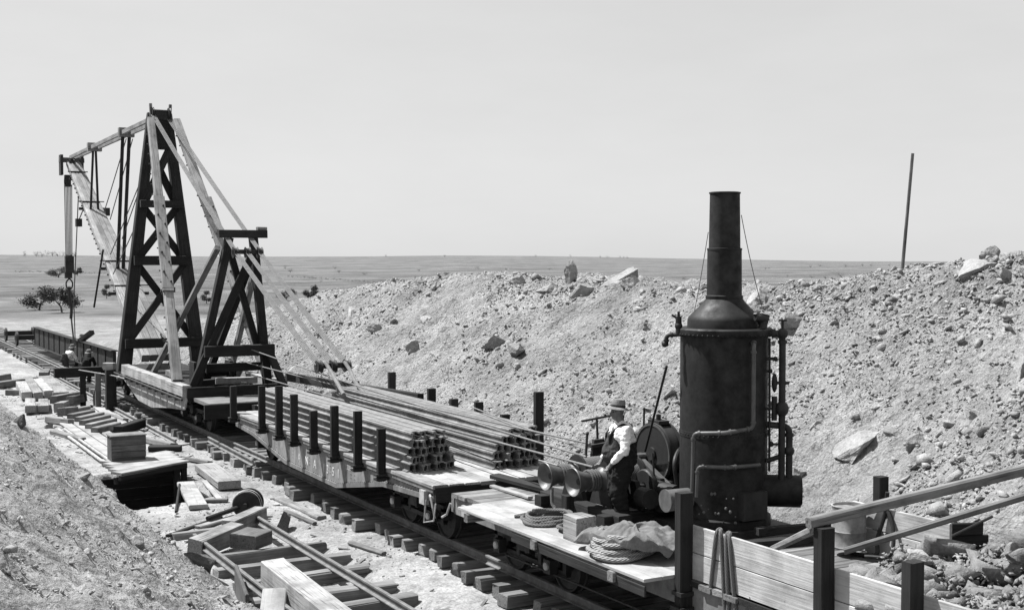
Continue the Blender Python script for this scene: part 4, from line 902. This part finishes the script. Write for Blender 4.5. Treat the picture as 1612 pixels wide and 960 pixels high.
# pale backstay legs
for s in (-1, 1):
    a = Vector((s*1.45, 38.3, 1.42)); b = Vector((s*.46, 45.75, 10.25)); mid = a.lerp(b, .31)
    lg = beam('backstay_leg', a, b, .30, .26, M['light'], cr, (0, -1, 1), 0, .02, .26, .24)
    up = beam('backstay_doubling', a.lerp(b, .30)+Vector((s*.02, -.10, .09)), a.lerp(b, .66)+Vector((s*.02, -.10, .09)), .36, .12, M['light'], cr, (0, -1, 1))
    m = MB()
    for k in range(9):
        p = a.lerp(b, .33+.036*k)+Vector((s*.02+(-.1 if k % 2 else .1), -.15, .14)); m.lathe([(.035, 0), (.035, .03), (.012, .032), (.012, .06)], p, (0, -.78, .62), 8)
    m.build('bolt', M['iron'], up, kind='stuff')
    m = MB(); m.bar(mid+Vector((-.2, -.1, .05)), mid+Vector((.2, -.1, .05)), .1, .16); m.build('strap', M['iron'], lg)
    m = MB()
    for k in range(22): p = a.lerp(b, .05+.042*k)+Vector((-.17, 0, 0)); m.cyl(p, p+Vector((-.05, 0, 0)), .025, 6)
    m.build('bolt', M['iron'], lg, kind='stuff')
# rear trestle
AY = 37.5
beam('trestle_cap', (-.36, AY, 5.98), (1.16, AY, 5.98), .24, .24, M['dark'], cr); tag(beam('timber_block', (.86, AY, 6.15), (1.16, AY, 6.15), .18, .1, M['light']), 'small pale block lying on the end of the trestle cap', 'timber block')
beam('trestle_post', (-1.10, AY, 1.1), (-.02, AY, 5.86), .24, .26, M['dark'], cr, (0, 1, 0))
beam('trestle_post', (1.18, AY, 1.1), (.74, AY, 5.86), .24, .26, M['dark'], cr, (0, 1, 0))
beam('trestle_brace', (-1.34, AY-.18, 1.15), (.62, AY-.18, 5.3), .22, .14, M['dark'], cr, (0, 1, 0))
beam('trestle_brace', (.98, AY+.19, 2.2), (.02, AY+.19, 5.6), .2, .14, M['dark'], cr, (0, 1, 0))
beam('trestle_tie', (-.9, AY-.32, 2.40), (1.28, AY-.32, 2.40), .16, .34, M['dark'], cr)
beam('trestle_tie', (-.7, AY+.3, 1.85), (1.15, AY+.3, 1.85), .16, .26, M['dark'], cr)
beam('trestle_raker', (1.55, 36.7, 1.0), (1.12, AY-.1, 2.5), .22, .16, M['dark'], cr, (0, 1, 0))
beam('trestle_raker', (-1.3, 42.0, 1.42), (-.35, AY+.1, 5.55), .17, .17, M['mid'], cr, (0, 1, 0))
beam('trestle_raker', (1.3, 42.0, 1.3), (.9, AY+.1, 5.2), .17, .17, M['mid'], cr, (0, 1, 0))
beam('trestle_raker', (.2, 41.0, 1.2), (.7, AY+.3, 5.0), .2, .2, M['dark'], cr, (0, 1, 0))
# boom
F0 = Vector((0, 47.0, 1.5)); T0 = Vector((-.5, 61.5, 9.75)); bd = (T0-F0)
for i, o_ in enumerate((-1.5, -.5, .5, 1.5)):
    beam('boom_timber', F0+Vector((o_*.30, 0, 0)), T0+Vector((o_*.15, 0, 0)), .29, .30, M['light'], cr, (0, 0, 1), 0, .02, .145, .26)
m = MB()
for k in range(26):
    t = .3+.026*k
    for s in (-1, 1):
        w = .62*(1-t)+.30*t; p = F0+bd*t+Vector((s*w, 0, -.05)); m.cyl(p, p+Vector((s*.06, 0, 0)), .035, 6)
m.build('bolt', M['iron'], cr, kind='stuff')
for t, w in ((.42, .7), (.74, .55), (.92, .42), (.3, .8)):
    p = F0+bd*t; m = MB(); m.bar(p+Vector((-w, -.08, -.16)), p+Vector((w, -.08, -.16)), .1, .12); m.bar(p+Vector((-w, 0, .17)), p+Vector((w, 0, .17)), .1, .04); m.build('boom_strap', M['iron'], cr)
m = MB(); p = F0+bd*.72; m.box(p.x-.75, p.x-.5, p.y-.2, p.y+.1, p.z-.8, p.z-.45); m.box(p.x+.5, p.x+.7, p.y-.2, p.y+.1, p.z-.3, p.z+.05); m.bar(p+Vector((-.6, 0, -.5)), p+Vector((-.4, 0, 0)), .04, .04); m.build('guide_block', M['iron'], cr)
beam('boom_head', T0+Vector((-.62, 0, .12)), T0+Vector((.5, 0, .12)), .3, .22, M['mid'], cr)
m = MB(); m.box(T0.x-.6, T0.x-.48, T0.y-.3, T0.y+.2, T0.z-.6, T0.z+.35); m.box(T0.x+.32, T0.x+.44, T0.y-.3, T0.y+.2, T0.z-.5, T0.z+.35); m.lathe([(.28, -.12), (.24, 0), (.28, .12)], T0+Vector((-.1, -.1, -.1)), (1, 0, 0), 20); m.lathe([(.22, -.12), (.2, 0), (.22, .12)], T0+Vector((-.3, -.25, -.9)), (1, 0, 0), 20); m.box(T0.x-.42, T0.x-.16, T0.y-.42, T0.y-.1, T0.z-1.15, T0.z-.6); m.build('boom_sheave', M['iron'], cr)
# topping bars
A0 = Vector((0, TY, 10.40)); 
for dx in (-.2, .2): beam('topping_bar', A0+Vector((dx, 0, 0)), Vector((-.5+dx*.6, 61.5, 10.0)), .09, .17, M['mid'], cr)
for t, tb, w in ((.325, .385, .1), (.70, .70, .07)):
    p = A0.lerp(Vector((-.5, 61.5, 10.0)), t); q = F0+bd*tb
    for dx in (-1, 1): beam('hanger_bar', p+Vector((dx*(.13 if w > .08 else .05), 0, .05)), q+Vector((dx*(.11 if w > .08 else .16), 0, .1)), .13 if w > .08 else .09, .10, M['dark'], cr, (0, 1, 0))
    m = MB(); m.box(p.x-.3, p.x+.3, p.y-.14, p.y+.14, p.z-.16, p.z+.2); m.build('hanger_clamp', M['mid'], cr)
for a, b in (((-.25, 50.9, 10.0), (-.3, 55.3, 7.2)), ((.0, 50.9, 10.0), (-.1, 55.0, 6.9)), ((-.35, TY, 8.9), (-.6, 50.2, 6.0)), ((-.2, TY, 9.3), (-.5, 53, 5.4)), ((-.55, TY, 7.2), (-.8, 51, 4.6))): rope('brace_wire', sag(a, b, .03), .02, M['wire'], cr, 6)
beam('boom_pawl', (-.75, 53.2, 5.6), (-1.15, 53.2, 3.2), .07, .07, M['dark'], cr)
# hoist tackle
HX, HY = -.78, 61.2
for i in range(6): rope('hoist_rope', [(HX-.16+.065*i, HY, 8.7), (HX-.14+.055*i, HY, 5.35)], .022, M['line'], cr, 6)
m = MB(); m.box(HX-.18, HX+.2, HY-.14, HY+.14, 4.55, 5.35); m.lathe([(.22, -.14), (.18, 0), (.22, .14)], (HX, HY, 5.2), (1, 0, 0), 18); m.box(HX-.2, HX+.12, HY-.1, HY+.1, 4.3, 4.6); m.tube(catmull([(HX, HY, 4.3), (HX+.14, HY, 4.1), (HX+.1, HY, 3.85), (HX-.1, HY, 3.85), (HX-.14, HY, 4.1), (HX, HY, 4.3)], 5), .035); m.tube(catmull([(HX, HY, 3.9), (HX, HY, 3.4), (HX+.08, HY, 2.9), (HX+.05, HY, 2.4)], 4), .07); m.build('hook_block', M['iron'], cr)
rope('hoist_rope', [(HX+.05, HY, 2.6), (-.45, 62.2, 1.3)], .04, M['darkrope'], cr, 6); rope('hoist_rope', [(T0.x+.25, T0.y-.3, 9.5), (-.42, 62.2, 3.2), (-.38, 62.2, 1.2)], .025, M['wire'], cr, 6)
# rear tackles: tower head - trestle block - spreader
UB = Vector((.28, 36.6, 5.40)); SP = Vector((.48, 30.0, 2.45))
def bundle(a, b, w0, w1, n=4):
    a = Vector(a); b = Vector(b)
    for i in range(n):
        t = i/(n-1)-.5; rope('tackle_rope', sag(a+Vector((w0*t, 0, 0)), b+Vector((w1*t, 0, 0)), .04, 8), .017, M['line'], cr, 6)
bundle((-.30, TY-.35, 10.45), UB+Vector((-.38, 0, .05)), .14, .12); bundle((.32, TY-.3, 10.3), UB+Vector((.38, 0, .05)), .16, .12)
bundle(UB+Vector((-.36, -.05, 0)), SP+Vector((-.38, 0, .05)), .12, .16); bundle(UB+Vector((0, -.05, 0)), SP+Vector((.0, 0, .05)), .12, .16); bundle(UB+Vector((.38, -.05, 0)), SP+Vector((.36, 0, .05)), .12, .16)
for c, w in ((UB, .48), (SP, .46)):
    m = MB(); m.cyl(c+Vector((-w, 0, 0)), c+Vector((w, 0, 0)), .05, 10)
    for dx in (-.38, 0, .38): m.lathe([(.17, -.07), (.13, -.03), (.13, .03), (.17, .07)], c+Vector((dx, 0, 0)), (1, 0, 0), 18)
    m.bar(c+Vector((-w, 0, .06)), c+Vector((w, 0, .06)), .1, .06); m.build('tackle_block', M['iron'], cr)
for dx, e in ((-.22, (-.05, 27.9, 1.95)), (.3, (.62, 28.2, 1.9))): rope('tackle_rope', catmull([SP+Vector((dx, -.05, .1)), SP+Vector((dx, -.45, -.1)), SP.lerp(Vector(e), .6)+Vector((dx*.3, 0, .02)), e], 6), .05, M['line'], cr, 8)
# outriggers and jacks at the far end
beam('outrigger_beam', (-3.4, 49.0, .92), (-1.5, 49.0, .92), .3, .36, M['dark'], cr)
beam('outrigger_beam', (-1.6, 46.9, 1.26), (-1.9, 47.2, 1.26), .24, .26, M['light'], cr)
beam('jack_post', (-2.0, 48.0, -.3), (-2.0, 48.0, .95), .16, .2, M['mid'], cr, (1, 0, 0)); beam('jack_post', (-1.75, 46.9, -.35), (-1.75, 46.9, 1.15), .3, .36, M['dark'], cr, (1, 0, 0)); beam('jack_post', (-2.4, 48.8, -.35), (-2.4, 48.8, .8), .16, .2, M['dark'], cr, (1, 0, 0))
tag(rope('side_line', [(-3.0, 50.2, 1.05), (-1.72, 46.5, .95), (-1.68, 44.8, .98)], .025, M['rope']), 'thin light line running past the crane jack to its side', 'rope')
# deck clutter of the crane
for i, (x, y, z, L, a, mt, lb) in enumerate([(.3, 40, 1.2, 1.6, .3, 'dark', 'dark timber on the crane deck between the legs'), (.9, 39, 1.2, 1.4, 1.2, 'mid', 'grey timber lying across the crane deck'), (-.4, 43, 1.2, 2.2, 1.5, 'mid', 'long plank down the crane deck'), (.8, 41.6, 1.32, 1.1, .1, 'dark', 'stubby dark balk at the right of the crane deck'), (.5, 38.6, 1.35, 1.3, -.2, 'light', 'pale plank under the rear trestle'), (1.1, 44.5, 1.2, 1.9, 1.4, 'light', 'pale balk along the far edge of the crane deck')]):
    tag(beam('loose_timber', (x-L/2*math.cos(a), y-L/2*math.sin(a), z), (x+L/2*math.cos(a), y+L/2*math.sin(a), z), .2, .2, M[mt]), lb, 'timber')
cw = thing('deck_winch', 'small dark hand winch on the crane deck beneath the trestle', 'winch', (.3, 41, 1.1))
m = MB(); m.cyl((-.2, 41, 1.5), (.9, 41, 1.5), .2, 18); m.build('drum', M['iron'], cw); 
m = MB(); m.box(-.3, -.2, 40.7, 41.3, 1.1, 1.8); m.build('side_frame', M['iron'], cw); m = MB(); m.box(.9, 1.0, 40.7, 41.3, 1.1, 1.8); m.build('side_frame', M['iron'], cw); m = MB(); m.lathe([(.38, 0), (.38, .06), (.1, .06)], (1.0, 41, 1.5), (1, 0, 0), 24); m.build('gear_wheel', M['iron'], cw)
JC = dict(J2); JC.update(ell=(.18, .3, 1.22), wrl=(.35, .2, 1.42), hdl=(.4, 0, .9))
person((-.25, 43.6, 1.08), R(150), 'man raising his arm on the crane deck between the tower legs', JC, ('denim', 'denim', 'hatband'), vox=.02, hands=False, bib=False)

# black plate girder hung over the track
gd = thing('plate_girder', 'long black plate girder slung from the crane hook over the track', 'girder', (-.15, 65, .3))
a, b = Vector((-.15, 54.2, .78)), Vector((-.15, 76.6, .72))
beam('web_plate', a, b, .06, 1.0, M['girder'], gd); beam('top_flange', a+Vector((0, 0, .52)), b+Vector((0, 0, .52)), .30, .05, M['girder'], gd); beam('bottom_flange', a-Vector((0, 0, .52)), b-Vector((0, 0, .52)), .30, .05, M['girder'], gd)
for k in range(14): 
    p = a.lerp(b, k/13.); m = MB(); m.box(p.x-.07, p.x+.07, p.y-.03, p.y+.03, p.z-.49, p.z+.49); m.build('web_stiffener', M['girder'], gd)
tag(beam('wedge_timber', (-.25, 61.6, 1.3), (.15, 60.8, 1.75), .26, .2, M['dark']), 'dark balk tilted up on top of the girder near the men', 'timber')
fb = thing('far_bogie', 'dark rail bogie standing on the track beyond the girder', 'bogie', (-.2, 82, 0))
for k, (yy, xx) in enumerate(((79.5, 0), (84.5, .0))):
    m = MB(); m.box(xx-.9, xx+.9, yy-.25, yy+.25, .35, .62); m.build('bolster', M['dark'], fb)
    for s in (-.8, .8):
        m = MB(); m.lathe([(.42, -.06), (.42, .06)], (xx+s, yy, .42), (1, 0, 0), 20); m.build('wheel', M['iron'], fb)

# ------------------------------------------------------------ left foreground clutter
def tim(a, b, w, h, mt, lb, name='loose_timber', cat='timber', up=(0, 0, 1), roll=0, group=None): return tag(beam(name, a, b, w, h, M[mt], None, up, roll, .02), lb, cat, group)
tim((-4.33, 20.3, -.12), (-4.55, 15.6, -.1), .42, .42, 'light', 'huge pale squared balk lying between the rails in the foreground')
tim((-4.9, 23.2, -.26), (-3.85, 24.0, -.2), .32, .36, 'mid', 'dark faced balk tilted beside the bent rail', roll=.12)
tim((-4.05, 22.95, -.18), (-3.62, 23.27, -.16), .60, .28, 'mid', 'squared block resting across the rail of the unfinished track')
tim((-3.9, 24.4, -.2), (-2.95, 25.3, -.16), .3, .3, 'mid', 'timber under the far end of the right hand rail')
tim((-1.78, 27.6, -.35), (-1.66, 25.1, -.35), .22, .08, 'light', 'long pale plank on the ground beside the sleeper ends', cat='plank')
tim((-3.2, 30.5, -.33), (-3.72, 27.35, -.31), .42, .10, 'pale', 'wide pale plank lying on the ground by the pit', cat='plank')
tim((-2.7, 30.6, -.34), (-3.05, 27.95, -.33), .13, .07, 'pale', 'narrow plank beside the wide pale one', cat='plank')
tim((-2.25, 32.2, -.25), (-2.45, 29.3, -.24), .55, .2, 'light', 'thick flat balk lying near the sleeper ends')
tim((-3.45, 30.1, -.3), (-4.25, 27.25, -.38), .05, .12, 'dark', 'thin dark strip of wood left of the wide pale plank', cat='plank')
tim((-4.9, 20.5, -.25), (-5.35, 18.4, -.2), .06, .55, 'brown', 'dark board standing on edge by the left rail in the foreground', cat='plank')
tim((-4.75, 18.9, -.05), (-5.25, 17.6, -.3), .38, .06, 'pale', 'small pale board leaning at the bottom edge of the picture', cat='plank')
tim((-5.0, 24.9, -.34), (-3.6, 26.0, -.3), .1, .06, 'dark', 'thin dark strip lying left of the iron sheave', cat='plank')
tim((-4.3, 25.3, -.32), (-3.3, 25.9, -.3), .2, .06, 'light', 'curved pale board lying below the iron sheave', cat='plank')
sh = thing('iron_sheave', 'dark grooved iron sheave with an axle lying on the ground', 'sheave', (-2.8, 26.3, -.1))
m = MB(); d = Vector((.5, .86, 0)); m.lathe([(.10, 0), (.28, 0), (.30, .02), (.30, .06), (.23, .09), (.23, .13), (.30, .16), (.30, .20), (.23, .23), (.23, .28), (.31, .31), (.31, .37), (.1, .37)], (-3.05, 26.0, -.1), d, 32); m.build('sheave_wheel', M['iron'], sh, True)
m = MB(); m.lathe([(.306, .022), (.312, .04), (.306, .058)], (-3.05, 26.0, -.1), d, 32, False); m.lathe([(.306, .162), (.312, .18), (.306, .198)], (-3.05, 26.0, -.1), d, 32, False); m.build('worn_rim', M['worn'], sh, True)
m = MB(); m.cyl(Vector((-3.05, 26.0, -.1))-d*.12, Vector((-3.05, 26.0, -.1))+d*.6, .05, 12); m.cyl((-4.0, 25.6, -.22), (-3.2, 26.1, -.16), .05, 10); m.build('axle', M['iron'], sh)
boulder(-2.62, 24.75, (.22, .2, .42), 77, 'dark pointed stone standing beside the rail end', (.1, .2, .4), .1, z=-.5, mat='darkrock')
# loading stage over the pit
lsg = thing('loading_stage', 'low plank stage built over a dark pit on the left', 'platform', (-3.9, 31.5, .05))
c0, c1, c2, c3 = Vector((-4.89, 30.2, .07)), Vector((-2.98, 31.3, .07)), Vector((-2.94, 33.3, .07)), Vector((-4.8, 32.4, .07))
for i in range(5):
    a = c0.lerp(c3, (i+.5)/5); b = c1.lerp(c2, (i+.5)/5); beam('plank', a, b, .37, .06, M['pale'], lsg)
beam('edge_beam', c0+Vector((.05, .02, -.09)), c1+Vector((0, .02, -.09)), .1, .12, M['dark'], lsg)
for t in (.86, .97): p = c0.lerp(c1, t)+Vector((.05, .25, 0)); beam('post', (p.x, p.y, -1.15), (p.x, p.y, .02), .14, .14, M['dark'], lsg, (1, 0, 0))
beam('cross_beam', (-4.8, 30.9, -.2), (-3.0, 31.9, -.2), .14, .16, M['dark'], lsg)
for i in range(5): beam('pit_shade_board', (-4.85, 32.58-.003*i, -.56-.3*i), (-2.95, 32.62-.003*i, -.56-.3*i), .05, .29, M['dark'], lsg)  # dark boards added at back and right wall to blacken the pit's shade
for i in range(5): beam('pit_shade_board', (-2.99-.003*i, 28.9, -.60-.3*i), (-2.99-.003*i, 32.55, -.60-.3*i), .05, .29, M['dark'], lsg)
bxx = thing('wooden_box', 'closed wooden box standing on the loading stage', 'box', (-4.25, 32.3, .1))
m = MB(); m.box(-4.66, -3.82, 32.05, 32.6, .1, .72); m.build('box_body', M['brown'], bxx)
for z in (.26, .42, .57): beam('box_board', (-4.67, 32.04, z-.005), (-3.81, 32.04, z-.005), .02, .145, M['brown'], bxx)
beam('box_board', (-4.67, 32.04, .655), (-3.81, 32.04, .655), .02, .12, M['brown'], bxx); beam('box_lid', (-4.69, 32.32, .735), (-3.79, 32.32, .735), .6, .03, M['mid'], bxx)
# planks and pipes beyond it
for i, (xa, ya, xb, yb, w, lb) in enumerate([(-3.88, 45.4, -3.92, 34.6, .34, 'left of the long pale planks leading to the loading stage'), (-3.5, 46.2, -3.55, 34.9, .32, 'middle one of the long pale planks leading to the loading stage'), (-3.1, 45.1, -3.2, 34.8, .30, 'right of the long pale planks leading to the loading stage')]): tim((xa, ya, -.33), (xb, yb, -.31), w, .06, 'pale', lb, 'long_plank', 'plank')
for i, (xa, xb, lb) in enumerate([(-4.35, -4.4, 'left of two thin pipes beside the long planks'), (-4.18, -4.2, 'right of two thin pipes beside the long planks')]): m = MB(); m.cyl((xa, 42, -.3), (xb, 33.8, -.28), .045, 10); m.cyl((xb, 34.6, -.28), (xb, 34.3, -.28), .075, 10); tag(m.build('iron_pipe', M['worn'], None, True), lb, 'pipe')
for i, (a, b) in enumerate([((-3.45, 46.0), (-2.62, 46.6)), ((-3.58, 44.6), (-2.7, 45.3)), ((-3.5, 43.6), (-2.55, 44.5)), ((-3.52, 42.6), (-2.5, 43.6)), ((-3.51, 41.6), (-2.5, 42.6)), ((-3.51, 40.6), (-2.6, 41.5))]):
    tim(a+(-.24,), b+(-.22,), .26, .22, 'sleeper', '%s sleeper counted from the timber pile in the row beside the loose rail' % ORD[i], 'loose_sleeper', 'sleeper', group='sleepers laid out beside the loose rail')
tim((-2.9, 40.0, -.2), (-1.9, 41.2, -.16), .3, .28, 'dark', 'dark sleeper lying askew next to the long loose rail', 'loose_sleeper', 'sleeper')
tim((-1.95, 49.0, -.34), (-2.35, 38.5, -.33), .36, .05, 'pale', 'long pale board on the ground beside the loose rail', 'long_plank', 'plank')
m = MB(); m.lathe([(.2, 0), (.24, .05), (.2, .12), (.0001, .14)], (-3.0, 39.2, -.38), (0, 0, 1), 16); tag(m.build('round_plate', M['iron'], None, True), 'small round dark iron lid near the row of sleepers', 'lid')
P = [((-3.53, 57), (-4.0, 51.8), .4, .3, 'pale squared sleeper, leftmost of the splayed ones'), ((-2.95, 59.2), (-3.62, 51.4), .34, .3, 'second of the splayed sleepers from the left'), ((-2.7, 58.0), (-3.15, 51.9), .36, .3, 'third of the splayed sleepers from the left'), ((-2.1, 60.5), (-2.75, 51.6), .62, .24, 'broad balk at the right of the splayed sleepers'), ((-3.5, 48.6), (-2.35, 50.2), .3, .28, 'dark sleeper across the front of the pile'), ((-3.0, 48.0), (-2.35, 49.0), .3, .3, 'stubby dark sleeper at the right of the pile'), ((-4.1, 50.2), (-4.5, 47.2), .36, .26, 'left of the two pale balks at the front of the pile'), ((-3.65, 50.0), (-4.05, 47.2), .36, .24, 'right of the two pale balks at the front of the pile'), ((-3.2, 47.9), (-3.6, 46.8), .34, .34, 'short balk below the dark sleeper at the pile front'), ((-3.15, 46.2), (-3.7, 45.6), .32, .3, 'lowest short balk of the pile'), ((-4.6, 59.5), (-3.6, 60.5), .3, .3, 'dark log end at the left edge of the pile'), ((-4.5, 57.2), (-2.7, 58.6), .3, .28, 'weathered log across the back of the pile'), ((-2.2, 59.8), (-1.9, 61.2), .4, .4, 'dark stub at the back right of the pile')]
for i, (a, b, w, h, lb) in enumerate(P): tim(a+(ZG+h/2+(.18 if 3 < i < 6 else 0),), b+(ZG+h/2+(.14 if 3 < i < 6 else .04),), w, h, 'light' if i in (0, 1, 2, 3, 6, 7) else 'sleeper', lb, 'piled_timber', 'timber', roll=random.uniform(-.12, .12), group='timbers in the pile at the left')
for i, (a, b, w, h, mt, lb) in enumerate([((-4.3, 44.6), (-3.75, 43.4), .24, .2, 'sleeper', 'short dark timber lying askew left of the long pale planks'), ((-4.6, 41.6), (-4.1, 39.2), .2, .14, 'mid', 'grey plank lying along the foot of the left slope'), ((-2.5, 38.6), (-2.0, 36.6), .22, .16, 'sleeper', 'dark timber lying between the loose rail and the long planks'), ((-2.75, 36.4), (-1.95, 35.9), .18, .18, 'dark', 'stubby dark timber lying crosswise behind the wooden box'), ((-2.3, 34.6), (-1.85, 33.2), .18, .1, 'mid', 'narrow grey board beside the right edge of the loading stage'), ((-3.6, 28.3), (-2.9, 27.9), .14, .08, 'mid', 'small grey offcut below the wide pale plank'), ((-2.1, 26.2), (-2.0, 24.6), .10, .06, 'sleeper', 'thin dark lath lying by the long pale ground plank'), ((-2.0, 22.6), (-1.8, 21.4), .12, .07, 'mid', 'thin grey board lying on the dirt right of the unfinished track'), ((-4.4, 54.5), (-3.2, 53.6), .26, .22, 'sleeper', 'dark sleeper lying behind the splayed sleepers'), ((-2.2, 45.6), (-1.95, 43.4), .2, .12, 'sleeper', 'dark board edge on beside the long pale ground board')]):
    tim(a+(-.38+h/2,), b+(-.37+h/2,), w, h, mt, lb, roll=random.uniform(-.25, .25))
tim((-1.98, 48.7, -.38), (-1.98, 48.7, .1), .14, .14, 'mid', 'short peg standing beside the long loose rail', 'ground_peg', 'peg', (1, 0, 0))
tag(beam('leaning_pole', (12.0, 21.77, 4.4), (12.0, 21.43, 7.74), .085, .085, M['mid'], ch=.03, w1=.075, h1=.075), 'bare wooden pole leaning on top of the bank at the right', 'pole')

# ------------------------------------------------------------ bushes and trees on the plain
def tree_mesh(seed, h, spread, leaves, low=.3):
    g = random.Random(seed); tr = MB(); cr_ = MB(); ends = []
    nst = g.choice((1, 2, 3))
    for s in range(nst):
        a0 = g.uniform(0, 6.28); top = Vector((math.cos(a0)*spread*.3, math.sin(a0)*spread*.3, h*.40))
        pts = catmull([(0, 0, -.1*h), (top.x*.3, top.y*.3, h*.22), top], 4); n = len(pts)
        for i in range(n-1): tr.cyl(pts[i], pts[i+1], h*.035*(1-.6*i/n), 6, h*.035*(1-.6*(i+1)/n))
        for b in range(5):
            a = g.uniform(0, 6.28); e = top+Vector((math.cos(a)*spread*g.uniform(.3, .8), math.sin(a)*spread*g.uniform(.3, .8), h*g.uniform(-.16, .46)))
            st_ = pts[g.randint(n//2, n-1)]; tr.cyl(st_, e, h*.014, 5, h*.005); ends.append(e)
    for e in ends:
        for k in range(leaves//len(ends)):
            d = Vector((g.gauss(0, 1), g.gauss(0, 1), g.gauss(0, .75)))*spread*.2; c = e+d
            n_ = Vector((g.gauss(0, 1), g.gauss(0, 1), g.gauss(0, 1))).normalized(); u = n_.orthogonal().normalized(); w = n_.cross(u); s = h*g.uniform(.016, .048)
            cr_.add([c-u*s, c+w*s*.6, c+u*s, c-w*s*.6], [(0, 1, 2, 3)])
    return tr.mesh('trunk'), cr_.mesh('crown', fix=False)
TM = [tree_mesh(3, 1, .62, 4200), tree_mesh(8, 1, .5, 3800), tree_mesh(12, 1, .7, 3200), tree_mesh(21, 1, .45, 2200)]
SMALL = [tree_mesh(31, 1, .8, 260), tree_mesh(37, 1, .6, 220), tree_mesh(41, 1, .95, 240)]
def cray(u, v):
    a = (u-806)/1950; b = -(v-480)/1950; q = cam.rotation_euler.to_matrix(); return q @ Vector((a, b, -1))
def ground_at(u, v):
    d = cray(u, v); lo = 70.
    for i in range(4000):
        p = CAM+d*lo
        if p.z < float(height(p.x, p.y, False)): return p, lo
        lo *= 1.004
        if lo > 5000: break
    return None, None
def plant(px, py, dist_h, label, group, kind='bush', ms=TM, k=0, w=1.0):
    x, y = px, py; z = float(height(x, y, False))
    t = thing(kind, label, 'tree' if kind.endswith('tree') else 'bush', (x, y, z-.02), group)
    tm, cm = ms[k % len(ms)]; mw = Matrix.Translation((x, y, z-.02)) @ Matrix.Rotation(k*1.7, 4, 'Z') @ Matrix.Diagonal((dist_h*w, dist_h*w, dist_h, 1))
    link('trunk', tm, M['bark'], t, mw); link('crown', cm, M['leaf'], t, mw)
def by_ray(u, v, hpx, label, group, kind='bush', ms=TM, k=0, w=1.0):
    p, d = ground_at(u, v)
    if p: plant(p.x, p.y, hpx*d/1950, label, group, kind, ms, k, w)
by_ray(98, 492, 42, 'largest dark bushy tree on the plain behind the hoist line', 'bushes on the near plain', 'scrub_tree', TM, 0, 1.15)
by_ray(62, 488, 30, 'low spreading bush left of the largest tree on the plain', 'bushes on the near plain', 'bush', TM, 2, 1.3)
by_ray(168, 470, 22, 'small upright bush beside the lower end of the boom', 'bushes on the near plain', 'bush', TM, 3, .9)
by_ray(490, 474, 25, 'rounded dark tree right of the tackle ropes', 'bushes on the near plain', 'scrub_tree', TM, 1, 1.0)
by_ray(450, 474, 18, 'bush seen between the tackle ropes', 'bushes on the near plain', 'bush', TM, 2, 1.2)
by_ray(325, 478, 20, 'bush seen between the tower and the trestle', 'bushes on the near plain', 'bush', TM, 3, 1.1)
by_ray(92, 437, 16, 'dark bush left of the hook block', 'bushes on the middle plain', 'bush', TM, 2, 1.6)
by_ray(122, 434, 13, 'bush just behind the hook block', 'bushes on the middle plain', 'bush', TM, 1, 1.3)
HL = [(40, 402.5), (57, 401.5), (66, 402), (74, 401), (83, 401.5), (91, 401.5), (98, 402), (118, 402)]
for i, (u, v) in enumerate(HL): by_ray(u, v+2.2, 9, nth(i)+' tree from the left in the skyline row at the far left', 'skyline trees at the far left', 'skyline_tree', SMALL, i, .9)
g = random.Random(17); MID = [(450, 424, 6), (457, 429, 7), (527, 424, 5), (534, 430, 6), (575, 433, 5), (505, 444, 4), (600, 447, 5), (753, 424, 5), (796, 426, 4), (840, 432, 4), (1040, 446, 6), (930, 433, 4), (935, 434, 4), (1078, 441, 6), (1276, 421, 4), (1290, 420, 4), (1330, 421, 5), (1358, 419, 4), (1372, 419, 4), (1400, 419, 4), (1325, 437, 8), (1300, 440, 6), (1240, 436, 4), (1278, 438, 5), (1435, 419, 6), (1205, 424, 3), (1210, 423, 3), (1445, 421, 4), (865, 425, 4), (660, 427, 4)]
for i, (u, v, h_) in enumerate(sorted(MID)): by_ray(u, v, h_, nth(i)+' small scattered bush from the left on the far open plain', 'bushes scattered over the far plain', 'bush', SMALL, i, 1.2)
for i in range(26): by_ray(455+i*6.2+g.uniform(-2, 2), 436+i*.42+g.uniform(-.5, .5), g.uniform(2.2, 4), nth(i)+' bush from the left in the scrub line right of the ropes', 'line of scrub across the plain', 'bush', SMALL, i, 1.6)
for i in range(30): by_ray(25+i*5.2+g.uniform(-2, 2), 428+g.uniform(-.7, .9)+i*.12, g.uniform(2.2, 3.6), nth(i)+' bush from the left in the scrub line at the far left', 'line of scrub at the left', 'bush', SMALL, i, 1.7)
for i, u in enumerate((608, 700, 843, 898, 945, 957, 975, 982, 988)): by_ray(u, 404.5+(.6 if u > 850 else 0)+max(0, u-900)*.02, 4, nth(i)+' tiny skyline tree from the left above the bank', 'skyline trees above the bank', 'skyline_tree', SMALL, i, .9)
